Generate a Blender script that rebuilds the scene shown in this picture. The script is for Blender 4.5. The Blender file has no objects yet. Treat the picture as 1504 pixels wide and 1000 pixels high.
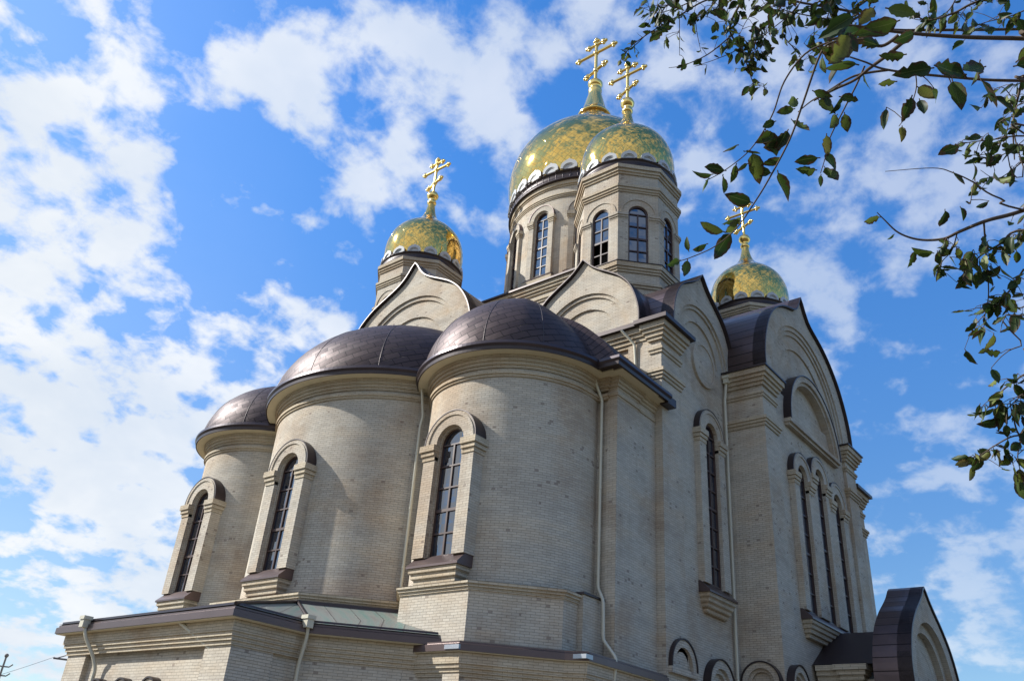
import bpy, bmesh, math, random
from mathutils import Vector, Matrix
R_ = math.radians
sc = bpy.context.scene
col = sc.collection

# ------------------------------------------------------------------ camera
CAM = Vector((-23.25274, -12.80693, 1.7))
CR = Vector((0.61621369, -0.78429615, 0.07183482))
CU = Vector((-0.41885592, -0.24911199, 0.87321414))
CF = Vector((0.66696357, 0.56817495, 0.48201330))
FPX = 1224.947
cd = bpy.data.cameras.new('camera')
cam = bpy.data.objects.new('camera', cd); col.objects.link(cam)
cd.sensor_width = 36.0; cd.lens = 36.0 * FPX / 1504.0
cd.clip_start = 0.05; cd.clip_end = 6000
m4 = Matrix.Identity(4)
for i in range(3):
    m4[i][0] = CR[i]; m4[i][1] = CU[i]; m4[i][2] = -CF[i]; m4[i][3] = CAM[i]
cam.matrix_world = m4
sc.camera = cam

# ------------------------------------------------------------------ light
SUN_AZ, SUN_EL = 124.0, 36.0          # azimuth counted from +X towards +Y
sdir = Vector((math.cos(R_(SUN_AZ)) * math.cos(R_(SUN_EL)), math.sin(R_(SUN_AZ)) * math.cos(R_(SUN_EL)), math.sin(R_(SUN_EL))))
ld = bpy.data.lights.new('sun', 'SUN'); ld.energy = 5.0; ld.angle = R_(0.5); ld.color = (1.0, 0.972, 0.905)
so = bpy.data.objects.new('sun', ld); col.objects.link(so)
so.rotation_euler = sdir.to_track_quat('Z', 'Y').to_euler(); so.location = (-20, 40, 60)
sc.view_settings.view_transform = 'Standard'; sc.view_settings.look = 'None'
sc.view_settings.gamma = 1.0; sc.view_settings.exposure = 0.53; sc.view_settings.use_curve_mapping = False
SKY_STRENGTH = 0.091

world = bpy.data.worlds.new('World'); sc.world = world; world.use_nodes = True
nt = world.node_tree; nt.nodes.clear()
def N(tree, typ, **kw):
    n = tree.nodes.new(typ)
    for k, v in kw.items():
        if hasattr(n, k) and k not in ('inputs',): setattr(n, k, v)
        else: n.inputs[k].default_value = v
    return n
def L(tree, a, b): tree.links.new(a, b)
def math_(tree, op, a, b=None, clamp=False):
    n = tree.nodes.new('ShaderNodeMath'); n.operation = op; n.use_clamp = clamp
    for i, x in enumerate((a, b)):
        if x is None: continue
        if isinstance(x, (int, float)): n.inputs[i].default_value = x
        else: tree.links.new(x, n.inputs[i])
    return n.outputs[0]
def mixc(tree, fac, a, b, blend='MIX'):
    n = tree.nodes.new('ShaderNodeMix'); n.data_type = 'RGBA'; n.blend_type = blend
    for sock, x in ((n.inputs['Factor'], fac), (n.inputs['A'], a), (n.inputs['B'], b)):
        pass
    ins = [n.inputs[0], n.inputs[6], n.inputs[7]]
    for s, x in zip(ins, (fac, a, b)):
        if isinstance(x, (int, float)): s.default_value = x
        elif isinstance(x, tuple): s.default_value = x if len(x) == 4 else (*x, 1)
        else: tree.links.new(x, s)
    return n.outputs[2]
def ramp(tree, fac, stops, interp='LINEAR'):
    n = tree.nodes.new('ShaderNodeValToRGB'); n.color_ramp.interpolation = interp
    e = n.color_ramp.elements
    while len(e) > 1: e.remove(e[-1])
    for i, (p, c) in enumerate(stops):
        q = e[0] if i == 0 else e.new(p)
        q.position = p; q.color = c if isinstance(c, tuple) and len(c) == 4 else ((*c, 1) if isinstance(c, tuple) else (c, c, c, 1))
    if not isinstance(fac, (int, float)): tree.links.new(fac, n.inputs[0])
    return n.outputs[0]
def smooth(tree, x, lo, hi):
    n = tree.nodes.new('ShaderNodeMapRange'); n.interpolation_type = 'SMOOTHSTEP'
    n.inputs[1].default_value = lo; n.inputs[2].default_value = hi
    tree.links.new(x, n.inputs[0]); return n.outputs[0]

CLOUDS = [(40, 240, 150, 0.77), (180, 270, 110, 0.68), (60, 430, 130, 0.85), (140, 570, 150, 0.85), (60, 680, 150, 0.77), (260, 640, 130, 0.77), (110, 800, 170, 0.77), (230, 850, 140, 0.59), (330, 520, 90, 0.68), (60, 50, 90, 1.2), (150, 80, 70, 0.9), (330, 60, 95, 0.9), (430, 110, 95, 1.12), (600, 50, 70, 0.88), (690, 115, 65, 1.0), (750, 95, 60, 0.75), (600, 130, 45, 0.75), (500, 250, 65, 1.0), (490, 345, 50, 0.75), (600, 250, 55, 0.88), (450, 480, 65, 1.12), (700, 180, 50, 0.75), (560, 200, 40, 0.75), (1020, 130, 60, 0.33), (1300, 260, 100, 0.45), (1150, 330, 70, 0.36), (1080, 210, 60, 0.36), (1240, 60, 70, 0.3), (1250, 440, 60, 0.3), (1430, 360, 80, 0.3), (1390, 620, 60, 0.27), (1450, 830, 90, 0.36), (1340, 900, 70, 0.3), (1320, 740, 40, 0.24), (1000, 320, 50, 0.5), (290, 230, 60, -0.7), (400, 330, 110, -0.9), (550, 390, 70, -0.8), (230, 40, 50, -0.6), (1340, 520, 80, -0.7), (960, 60, 60, -0.5), (700, 330, 60, -0.6), (30, 900, 60, -0.4), (530, 460, 40, -0.5), (220, 360, 60, 0.5), (380, 590, 60, 0.5), (170, 480, 50, -0.6), (60, 330, 50, -0.5), (100, 640, 45, -0.6), (210, 720, 40, -0.5), (1180, 150, 50, 0.24), (1420, 480, 50, -0.5)]
def build_world():
    t = nt
    tc = t.nodes.new('ShaderNodeTexCoord')
    sep = t.nodes.new('ShaderNodeSeparateXYZ'); L(t, tc.outputs['Generated'], sep.inputs[0])
    sky = t.nodes.new('ShaderNodeTexSky'); sky.sky_type = 'NISHITA'; sky.sun_disc = False
    sky.sun_elevation = R_(SUN_EL); sky.sun_rotation = R_(90 - SUN_AZ)
    sky.altitude = 100; sky.air_density = 1.0; sky.dust_density = 0.25; sky.ozone_density = 2.2
    hs = t.nodes.new('ShaderNodeHueSaturation'); hs.inputs['Saturation'].default_value = 1.12; hs.inputs['Value'].default_value = 1.0
    L(t, sky.outputs[0], hs.inputs['Color'])
    tint = mixc(t, smooth(t, sep.outputs[2], 0.05, 0.75), (0.92, 1.0, 1.08), (0.78, 1.50, 2.08))
    skyc = mixc(t, 1.0, hs.outputs[0], tint, 'MULTIPLY')
    # a flat cloud layer: direction projected on a plane overhead
    z = math_(t, 'MAXIMUM', sep.outputs[2], 0.04)
    z = math_(t, 'ADD', z, 0.40)
    px = math_(t, 'DIVIDE', sep.outputs[0], z); py = math_(t, 'DIVIDE', sep.outputs[1], z)
    cb = t.nodes.new('ShaderNodeCombineXYZ'); L(t, px, cb.inputs[0]); L(t, py, cb.inputs[1]); cb.inputs[2].default_value = 3.7
    def noise(scale, detail, rough, dist, off=0.0, lac=2.0):
        mp = t.nodes.new('ShaderNodeMapping'); L(t, cb.outputs[0], mp.inputs[0]); mp.inputs['Location'].default_value = (off, off * 0.7, off * 0.3)
        n = t.nodes.new('ShaderNodeTexNoise'); L(t, mp.outputs[0], n.inputs['Vector'])
        n.inputs['Scale'].default_value = scale; n.inputs['Detail'].default_value = detail; n.inputs['Roughness'].default_value = rough
        n.inputs['Distortion'].default_value = dist; n.inputs['Lacunarity'].default_value = lac
        return n.outputs[0]
    big = noise(4.2, 4, 0.5, 0.3, 4.1)
    mid = noise(13.0, 8, 0.52, 0.15, 1.3)
    fine = noise(24.0, 6, 0.6, 0.3, 7.7)
    # where the cloud fields stand in the sky: (x, y) of the view sketch -> direction, angular radius, weight
    vec = t.nodes.new('ShaderNodeVectorMath'); vec.operation = 'NORMALIZE'; L(t, tc.outputs['Generated'], vec.inputs[0])
    field = None
    for (x, y, r, w) in CLOUDS:
        q = (CF * FPX + CR * (x - 752) - CU * (y - 500)).normalized(); rad = math.atan(r / FPX)
        dt = t.nodes.new('ShaderNodeVectorMath'); dt.operation = 'DOT_PRODUCT'; L(t, vec.outputs[0], dt.inputs[0]); dt.inputs[1].default_value = q
        g = smooth(t, dt.outputs['Value'], math.cos(rad * 1.45), 1.0)
        g = math_(t, 'MULTIPLY', g, w)
        field = g if field is None else math_(t, 'ADD', field, g)
    left = math_(t, 'ADD', math_(t, 'MULTIPLY', sep.outputs[0], -0.62), math_(t, 'MULTIPLY', sep.outputs[1], 0.78))
    behind = smooth(t, math_(t, 'MULTIPLY', left, -1.0), 0.35, 0.9)
    d = math_(t, 'ADD', math_(t, 'MULTIPLY', big, 0.65), math_(t, 'MULTIPLY', mid, 1.30))
    d = math_(t, 'ADD', d, math_(t, 'MULTIPLY', fine, 0.55))
    d = math_(t, 'ADD', d, math_(t, 'MULTIPLY', field, 0.12))
    d = math_(t, 'ADD', d, math_(t, 'MULTIPLY', smooth(t, math_(t, 'ADD', math_(t, 'MULTIPLY', sep.outputs[0], -0.9), math_(t, 'MULTIPLY', sep.outputs[1], -0.25)), 0.1, 0.7), 0.17))
    dens = smooth(t, d, 1.20, 1.52)
    thin = math_(t, 'ADD', math_(t, 'MULTIPLY', left, 0.55), 0.72, True)
    alpha = math_(t, 'MULTIPLY', dens, math_(t, 'MAXIMUM', thin, 0.40))
    shade = smooth(t, noise(3.0, 5, 0.6, 0.2, 2.2), 0.3, 0.75)
    cc = mixc(t, shade, (5.6, 6.2, 7.0), (7.4, 7.6, 7.8))
    alpha = math_(t, 'MAXIMUM', alpha, math_(t, 'MULTIPLY', smooth(t, left, 0.05, 0.9), 0.30))
    out = mixc(t, alpha, skyc, cc)
    bg = t.nodes.new('ShaderNodeBackground'); L(t, out, bg.inputs[0]); bg.inputs[1].default_value = SKY_STRENGTH
    wo = t.nodes.new('ShaderNodeOutputWorld'); L(t, bg.outputs[0], wo.inputs[0])
build_world()

# ------------------------------------------------------------------ materials
MATS = {}
def newmat(name):
    m = bpy.data.materials.new(name); m.use_nodes = True; m.node_tree.nodes.clear()
    t = m.node_tree
    p = t.nodes.new('ShaderNodeBsdfPrincipled'); o = t.nodes.new('ShaderNodeOutputMaterial')
    L(t, p.outputs[0], o.inputs[0]); MATS[name] = m
    return m, t, p
def uvnode(t, scale=None, rot=None):
    u = t.nodes.new('ShaderNodeUVMap')
    if scale is None and rot is None: return u.outputs[0]
    mp = t.nodes.new('ShaderNodeMapping'); L(t, u.outputs[0], mp.inputs[0])
    if scale: mp.inputs['Scale'].default_value = scale
    if rot: mp.inputs['Rotation'].default_value = (0, 0, rot)
    return mp.outputs[0]
def tnoise(t, vec, scale, detail=4, rough=0.55, dist=0.0):
    n = t.nodes.new('ShaderNodeTexNoise')
    if vec is not None: L(t, vec, n.inputs['Vector'])
    n.inputs['Scale'].default_value = scale; n.inputs['Detail'].default_value = detail
    n.inputs['Roughness'].default_value = rough; n.inputs['Distortion'].default_value = dist
    return n.outputs[0]
def bump(t, p, h, strength, dist):
    b = t.nodes.new('ShaderNodeBump'); b.inputs['Strength'].default_value = strength; b.inputs['Distance'].default_value = dist
    L(t, h, b.inputs['Height']); L(t, b.outputs[0], p.inputs['Normal']); return b

def brick_mat(name, c1, c2, mort, dark=True, tint=None):
    m, t, p = newmat(name)
    uv = uvnode(t)
    obj = t.nodes.new('ShaderNodeTexCoord').outputs['Object']
    # slightly wandering courses
    wob = t.nodes.new('ShaderNodeTexNoise'); L(t, uv, wob.inputs['Vector']); wob.inputs['Scale'].default_value = 1.3
    va = t.nodes.new('ShaderNodeVectorMath'); va.operation = 'MULTIPLY_ADD'
    L(t, wob.outputs['Color'], va.inputs[0]); va.inputs[1].default_value = (0.01, 0.012, 0); L(t, uv, va.inputs[2])
    b = t.nodes.new('ShaderNodeTexBrick'); L(t, va.outputs[0], b.inputs['Vector'])
    b.offset = 0.5; b.inputs['Color1'].default_value = (*c1, 1); b.inputs['Color2'].default_value = (*c2, 1); b.inputs['Mortar'].default_value = (*mort, 1)
    b.inputs['Scale'].default_value = 1.0; b.inputs['Mortar Size'].default_value = 0.0055; b.inputs['Mortar Smooth'].default_value = 0.3
    b.inputs['Bias'].default_value = 0.0; b.inputs['Brick Width'].default_value = 0.26; b.inputs['Row Height'].default_value = 0.075
    c = b.outputs['Color']
    # broad weathering: paler and browner zones of brick batches
    n1 = tnoise(t, obj, 0.35, 5, 0.6, 0.3)
    c = mixc(t, smooth(t, n1, 0.42, 0.7), c, (0.86, 0.76, 0.68), 'MULTIPLY')
    n2 = tnoise(t, obj, 1.1, 6, 0.65, 0.2)
    c = mixc(t, math_(t, 'MULTIPLY', smooth(t, n2, 0.45, 0.75), 0.5), c, (0.78, 0.76, 0.74), 'MULTIPLY')
    # brick batches: courses laid from different pallets
    mpb = t.nodes.new('ShaderNodeMapping'); L(t, uv, mpb.inputs[0]); mpb.inputs['Scale'].default_value = (0.28, 1.5, 1)
    n4 = tnoise(t, mpb.outputs[0], 1.0, 4, 0.6, 0.3)
    c = mixc(t, 1.0, c, ramp(t, n4, [(0.3, (0.86, 0.85, 0.84)), (0.5, (1.0, 0.98, 0.95)), (0.7, (1.06, 0.99, 0.90))]), 'MULTIPLY')
    # pale vertical rain streaks
    sp = t.nodes.new('ShaderNodeMapping'); L(t, obj, sp.inputs[0]); sp.inputs['Scale'].default_value = (2.2, 2.2, 0.12)
    n3 = tnoise(t, sp.outputs[0], 1.0, 4, 0.6)
    c = mixc(t, math_(t, 'MULTIPLY', smooth(t, n3, 0.5, 0.75), 0.28), c, (0.74, 0.70, 0.66), 'MULTIPLY')
    if dark:
        d = t.nodes.new('ShaderNodeTexBrick'); L(t, va.outputs[0], d.inputs['Vector']); d.offset = 0.5
        d.inputs['Color1'].default_value = (0, 0, 0, 1); d.inputs['Color2'].default_value = (1, 1, 1, 1); d.inputs['Mortar'].default_value = (0, 0, 0, 1)
        d.inputs['Scale'].default_value = 1.0; d.inputs['Mortar Size'].default_value = 0.004; d.inputs['Brick Width'].default_value = 0.13; d.inputs['Row Height'].default_value = 0.075
        clump = smooth(t, tnoise(t, obj, 0.6, 4, 0.6, 0.5), 0.48, 0.68)
        thr = math_(t, 'SUBTRACT', 0.996, math_(t, 'MULTIPLY', clump, 0.055))
        f = math_(t, 'GREATER_THAN', d.outputs['Color'], thr)
        c = mixc(t, math_(t, 'MULTIPLY', f, 0.58), c, (0.17, 0.125, 0.105))
    L(t, c, p.inputs['Base Color']); p.inputs['Roughness'].default_value = 0.9; p.inputs['Specular IOR Level'].default_value = 0.25
    h = math_(t, 'MULTIPLY', b.outputs['Fac'], -1.0)
    h = math_(t, 'ADD', h, math_(t, 'MULTIPLY', tnoise(t, uv, 22, 4), 0.5))
    bump(t, p, h, 0.9, 0.012)
    return m
brick_mat('brick', (0.552, 0.510, 0.438), (0.472, 0.431, 0.368), (0.32, 0.29, 0.245))
brick_mat('moulding_brick', (0.555, 0.49, 0.385), (0.475, 0.415, 0.32), (0.31, 0.265, 0.20), dark=False)
def plain(name, c, rough=0.6, metal=0.0, spec=0.5, var=0.12, scale=3.0, bmp=0.0):
    m, t, p = newmat(name)
    obj = t.nodes.new('ShaderNodeTexCoord').outputs['Object']
    n = tnoise(t, obj, scale, 5, 0.6)
    cc = mixc(t, n, tuple(x * (1 - var) for x in c), tuple(min(1, x * (1 + var)) for x in c))
    L(t, cc, p.inputs['Base Color']); p.inputs['Roughness'].default_value = rough; p.inputs['Metallic'].default_value = metal
    p.inputs['Specular IOR Level'].default_value = spec
    if bmp: bump(t, p, tnoise(t, obj, 12, 3), bmp, 0.02)
    return m
plain('soffit', (0.60, 0.52, 0.36), 0.7)
plain('dark_metal', (0.045, 0.031, 0.030), 0.40, 0.4, 0.5, 0.25)
plain('gutter_metal', (0.060, 0.045, 0.052), 0.30, 0.5, 0.5, 0.2)
plain('fascia', (0.125, 0.088, 0.082), 0.36, 0.6, 0.5, 0.2, 1.2)
plain('bright_metal', (0.36, 0.37, 0.39), 0.38, 0.9, 0.5, 0.1)
plain('pipe_paint', (0.54, 0.50, 0.39), 0.4, 0.0, 0.5, 0.08)
plain('window_wood', (0.060, 0.030, 0.022), 0.4, 0.0, 0.5, 0.2)
plain('white_enamel', (0.46, 0.46, 0.45), 0.35, 0.0, 0.5, 0.04)
plain('interior_shade', (0.05, 0.045, 0.04), 0.9)  # near-black brown: the darkness of a hollow inside, put into the colour
plain('ground_earth', (0.10, 0.085, 0.055), 0.95, 0, 0.2, 0.3, 0.4)
plain('paving', (0.20, 0.17, 0.125), 0.9, 0, 0.3, 0.2, 0.8)
plain('leaf_mass', (0.045, 0.055, 0.022), 0.9, 0, 0.2, 0.5, 1.0)
plain('bark', (0.10, 0.075, 0.058), 0.9, 0, 0.3, 0.4, 30, 0.6)
plain('pole_wood', (0.20, 0.19, 0.18), 0.9, 0, 0.3, 0.2)
plain('cable', (0.10, 0.10, 0.11), 0.6)

def sheet_mat(name, c, rough, metal, kind, size, seam_dark=0.1, rough_var=0.15):
    """roof sheet: 'shingle' = diagonal lozenges, 'seam' = standing seams across v"""
    m, t, p = newmat(name)
    obj = t.nodes.new('ShaderNodeTexCoord').outputs['Object']
    if kind == 'shingle':
        uv = uvnode(t, None, R_(-27))
        sx = t.nodes.new('ShaderNodeSeparateXYZ'); L(t, uv, sx.inputs[0])
        ry = math_(t, 'DIVIDE', sx.outputs[1], size); row = math_(t, 'FLOOR', ry); fy = math_(t, 'FRACT', ry)
        rx = math_(t, 'ADD', math_(t, 'DIVIDE', sx.outputs[0], size * 1.75), math_(t, 'MULTIPLY', row, 0.37)); fx = math_(t, 'FRACT', rx)
        line = math_(t, 'MAXIMUM', math_(t, 'LESS_THAN', fx, 0.035), math_(t, 'LESS_THAN', fy, 0.12))
        hgt = math_(t, 'ADD', math_(t, 'MULTIPLY', fx, 0.4), math_(t, 'MULTIPLY', fy, 1.3))
        cb = t.nodes.new('ShaderNodeCombineXYZ'); L(t, math_(t, 'FLOOR', rx), cb.inputs[0]); L(t, row, cb.inputs[1]); cell = cb.outputs[0]
    else:
        uv = uvnode(t, (1 / 2.1, 1 / size, 1))
        sx = t.nodes.new('ShaderNodeSeparateXYZ'); L(t, uv, sx.inputs[0])
        fy = math_(t, 'FRACT', sx.outputs[1])
        line = math_(t, 'LESS_THAN', fy, 0.07); hgt = math_(t, 'MULTIPLY', line, 1.0)
        fl = t.nodes.new('ShaderNodeVectorMath'); fl.operation = 'FLOOR'; L(t, uv, fl.inputs[0]); cell = fl.outputs[0]
    wn = t.nodes.new('ShaderNodeTexWhiteNoise'); wn.noise_dimensions = '3D'; L(t, cell, wn.inputs['Vector'])
    n = tnoise(t, obj, 1.3, 6, 0.62, 0.3)
    cc = mixc(t, n, tuple(x * 0.75 for x in c), tuple(x * 1.25 for x in c))
    cc = mixc(t, math_(t, 'MULTIPLY', wn.outputs['Value'], 0.22), cc, tuple(x * 1.7 for x in c))
    cc = mixc(t, math_(t, 'MULTIPLY', line, 1 - seam_dark), cc, tuple(x * 0.08 for x in c))
    L(t, cc, p.inputs['Base Color']); p.inputs['Metallic'].default_value = metal
    rr = math_(t, 'ADD', rough - rough_var / 2, math_(t, 'MULTIPLY', n, rough_var)); L(t, rr, p.inputs['Roughness'])
    h = math_(t, 'ADD', math_(t, 'MULTIPLY', hgt, 1.0), math_(t, 'MULTIPLY', tnoise(t, obj, 2.2, 3), 0.8))
    p.inputs['Specular IOR Level'].default_value = 0.3
    b = bump(t, p, h, 0.55, 0.02)
    # every sheet sits at its own slight tilt
    vm = t.nodes.new('ShaderNodeVectorMath'); vm.operation = 'MULTIPLY_ADD'
    L(t, wn.outputs['Color'], vm.inputs[0]); vm.inputs[1].default_value = (0.09,) * 3; vm.inputs[2].default_value = (-0.045,) * 3
    g = t.nodes.new('ShaderNodeNewGeometry')
    ad = t.nodes.new('ShaderNodeVectorMath'); ad.operation = 'ADD'; L(t, g.outputs['Normal'], ad.inputs[0]); L(t, vm.outputs[0], ad.inputs[1])
    nm = t.nodes.new('ShaderNodeVectorMath'); nm.operation = 'NORMALIZE'; L(t, ad.outputs[0], nm.inputs[0]); L(t, nm.outputs[0], b.inputs['Normal'])
    return m
sheet_mat('roof_shingle', (0.066, 0.046, 0.046), 0.50, 0.5, 'shingle', 0.33)
sheet_mat('roof_seam', (0.110, 0.078, 0.075), 0.34, 0.7, 'seam', 0.46)

def patina():
    m, t, p = newmat('patina_sheet')
    uv = uvnode(t, (2.2, 0.25, 1)); uv2 = uvnode(t, (1 / 0.62, 1, 1))
    n = tnoise(t, uv, 1.6, 5, 0.6, 0.2)
    c = ramp(t, n, [(0.3, (0.20, 0.175, 0.165)), (0.5, (0.235, 0.25, 0.225)), (0.66, (0.14, 0.235, 0.205)), (0.8, (0.22, 0.19, 0.175))])
    sx = t.nodes.new('ShaderNodeSeparateXYZ'); L(t, uv2, sx.inputs[0])
    line = math_(t, 'LESS_THAN', math_(t, 'FRACT', sx.outputs[0]), 0.05)
    c = mixc(t, math_(t, 'MULTIPLY', line, 0.7), c, (0.05, 0.045, 0.045))
    L(t, c, p.inputs['Base Color']); p.inputs['Metallic'].default_value = 0.25; p.inputs['Roughness'].default_value = 0.45
    bump(t, p, line, 0.6, 0.03)
patina()

def gold(name, c, rough, tile, tilt):
    m, t, p = newmat(name)
    obj = t.nodes.new('ShaderNodeTexCoord').outputs['Object']
    p.inputs['Metallic'].default_value = 1.0
    if tile:
        uv = uvnode(t, (1 / tile, 1 / tile, 1), R_(45))
        fl = t.nodes.new('ShaderNodeVectorMath'); fl.operation = 'FLOOR'; L(t, uv, fl.inputs[0])
        wn = t.nodes.new('ShaderNodeTexWhiteNoise'); wn.noise_dimensions = '3D'; L(t, fl.outputs[0], wn.inputs['Vector'])
        sx = t.nodes.new('ShaderNodeSeparateXYZ'); L(t, uv, sx.inputs[0])
        fx = math_(t, 'FRACT', sx.outputs[0]); fy = math_(t, 'FRACT', sx.outputs[1])
        line = math_(t, 'MAXIMUM', math_(t, 'LESS_THAN', fx, 0.05), math_(t, 'LESS_THAN', fy, 0.05))
        cc = mixc(t, wn.outputs['Value'], tuple(x * 0.86 for x in c), c)
        cc = mixc(t, math_(t, 'MULTIPLY', line, 0.7), cc, tuple(x * 0.35 for x in c))
        L(t, cc, p.inputs['Base Color'])
        g = t.nodes.new('ShaderNodeNewGeometry')
        vm = t.nodes.new('ShaderNodeVectorMath'); vm.operation = 'MULTIPLY_ADD'
        L(t, wn.outputs['Color'], vm.inputs[0]); vm.inputs[1].default_value = (tilt,) * 3; vm.inputs[2].default_value = (-tilt / 2,) * 3
        ad = t.nodes.new('ShaderNodeVectorMath'); ad.operation = 'ADD'; L(t, g.outputs['Normal'], ad.inputs[0]); L(t, vm.outputs[0], ad.inputs[1])
        nm = t.nodes.new('ShaderNodeVectorMath'); nm.operation = 'NORMALIZE'; L(t, ad.outputs[0], nm.inputs[0])
        b = bump(t, p, math_(t, 'ADD', math_(t, 'MULTIPLY', line, -0.6), math_(t, 'MULTIPLY', tnoise(t, obj, 3.5, 3), 0.5)), 0.35, 0.012)
        L(t, nm.outputs[0], b.inputs['Normal'])
    else:
        p.inputs['Base Color'].default_value = (*c, 1)
        bump(t, p, tnoise(t, obj, 9, 3), 0.25, 0.01)
    p.inputs['Roughness'].default_value = rough
gold('gold_tile', (0.87, 0.56, 0.15), 0.07, 0.30, 0.05)
gold('gold_plain', (0.95, 0.66, 0.22), 0.18, 0, 0)

def glass():
    m, t, p = newmat('window_glass')
    p.inputs['Base Color'].default_value = (0.012, 0.018, 0.032, 1); p.inputs['Roughness'].default_value = 0.03
    p.inputs['IOR'].default_value = 2.1; p.inputs['Specular IOR Level'].default_value = 0.75
    obj = t.nodes.new('ShaderNodeTexCoord').outputs['Object']
    b = bump(t, p, tnoise(t, obj, 1.1, 2), 0.12, 0.05)
    uv = uvnode(t, (1 / .46, 1 / .62, 1)); fl = t.nodes.new('ShaderNodeVectorMath'); fl.operation = 'FLOOR'; L(t, uv, fl.inputs[0])
    wn = t.nodes.new('ShaderNodeTexWhiteNoise'); wn.noise_dimensions = '3D'; L(t, fl.outputs[0], wn.inputs['Vector'])
    vm = t.nodes.new('ShaderNodeVectorMath'); vm.operation = 'MULTIPLY_ADD'
    L(t, wn.outputs['Color'], vm.inputs[0]); vm.inputs[1].default_value = (0.07,) * 3; vm.inputs[2].default_value = (-0.035,) * 3
    g = t.nodes.new('ShaderNodeNewGeometry')
    ad = t.nodes.new('ShaderNodeVectorMath'); ad.operation = 'ADD'; L(t, g.outputs['Normal'], ad.inputs[0]); L(t, vm.outputs[0], ad.inputs[1])
    nm = t.nodes.new('ShaderNodeVectorMath'); nm.operation = 'NORMALIZE'; L(t, ad.outputs[0], nm.inputs[0]); L(t, nm.outputs[0], b.inputs['Normal'])
glass()

def leafmat():
    m, t, p = newmat('leaf')
    uv = uvnode(t)
    obj = t.nodes.new('ShaderNodeTexCoord').outputs['Object']
    sx = t.nodes.new('ShaderNodeSeparateXYZ'); L(t, uv, sx.inputs[0])
    fu = math_(t, 'FRACT', sx.outputs[0]); fv = math_(t, 'FRACT', sx.outputs[1])
    cb = t.nodes.new('ShaderNodeCombineXYZ'); L(t, math_(t, 'FLOOR', sx.outputs[0]), cb.inputs[0]); L(t, math_(t, 'FLOOR', sx.outputs[1]), cb.inputs[1])
    wn = t.nodes.new('ShaderNodeTexWhiteNoise'); wn.noise_dimensions = '3D'; L(t, cb.outputs[0], wn.inputs['Vector']); rnd = wn.outputs['Value']
    n = tnoise(t, obj, 9.0, 3, 0.5)
    c = ramp(t, math_(t, 'ADD', math_(t, 'MULTIPLY', rnd, 0.8), math_(t, 'MULTIPLY', n, 0.25)),
             [(0.15, (0.016, 0.034, 0.008)), (0.45, (0.032, 0.066, 0.012)), (0.70, (0.075, 0.115, 0.018)), (0.88, (0.16, 0.19, 0.035)), (0.97, (0.20, 0.14, 0.05))])
    rst = tnoise(t, obj, 48.0, 4, 0.6, 0.4)
    edge = math_(t, 'ABSOLUTE', math_(t, 'SUBTRACT', fu, 0.5))
    edge = math_(t, 'MAXIMUM', edge, math_(t, 'SUBTRACT', fv, 0.48))
    f = smooth(t, math_(t, 'ADD', math_(t, 'MULTIPLY', rst, 0.75), math_(t, 'MULTIPLY', edge, 0.75)), 0.60, 0.72)
    f = math_(t, 'MULTIPLY', f, math_(t, 'GREATER_THAN', wn.outputs['Color'], 0.25))
    c = mixc(t, f, c, (0.060, 0.034, 0.017))
    rib = math_(t, 'LESS_THAN', math_(t, 'ABSOLUTE', math_(t, 'SUBTRACT', fu, 0.5)), 0.022)
    c = mixc(t, math_(t, 'MULTIPLY', rib, 0.45), c, (0.16, 0.19, 0.06))
    vein = math_(t, 'LESS_THAN', math_(t, 'FRACT', math_(t, 'ADD', math_(t, 'MULTIPLY', fv, 9.0), math_(t, 'MULTIPLY', edge, -3.0))), 0.14)
    c = mixc(t, math_(t, 'MULTIPLY', vein, 0.22), c, (0.02, 0.03, 0.01))
    L(t, c, p.inputs['Base Color']); p.inputs['Roughness'].default_value = 0.5; p.inputs['Specular IOR Level'].default_value = 0.35
    tr = t.nodes.new('ShaderNodeBsdfTranslucent'); L(t, c, tr.inputs[0])
    mx = t.nodes.new('ShaderNodeMixShader'); mx.inputs[0].default_value = 0.30
    L(t, p.outputs[0], mx.inputs[1]); L(t, tr.outputs[0], mx.inputs[2])
    o = [n for n in t.nodes if n.type == 'OUTPUT_MATERIAL'][0]; L(t, mx.outputs[0], o.inputs[0])
leafmat()

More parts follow.
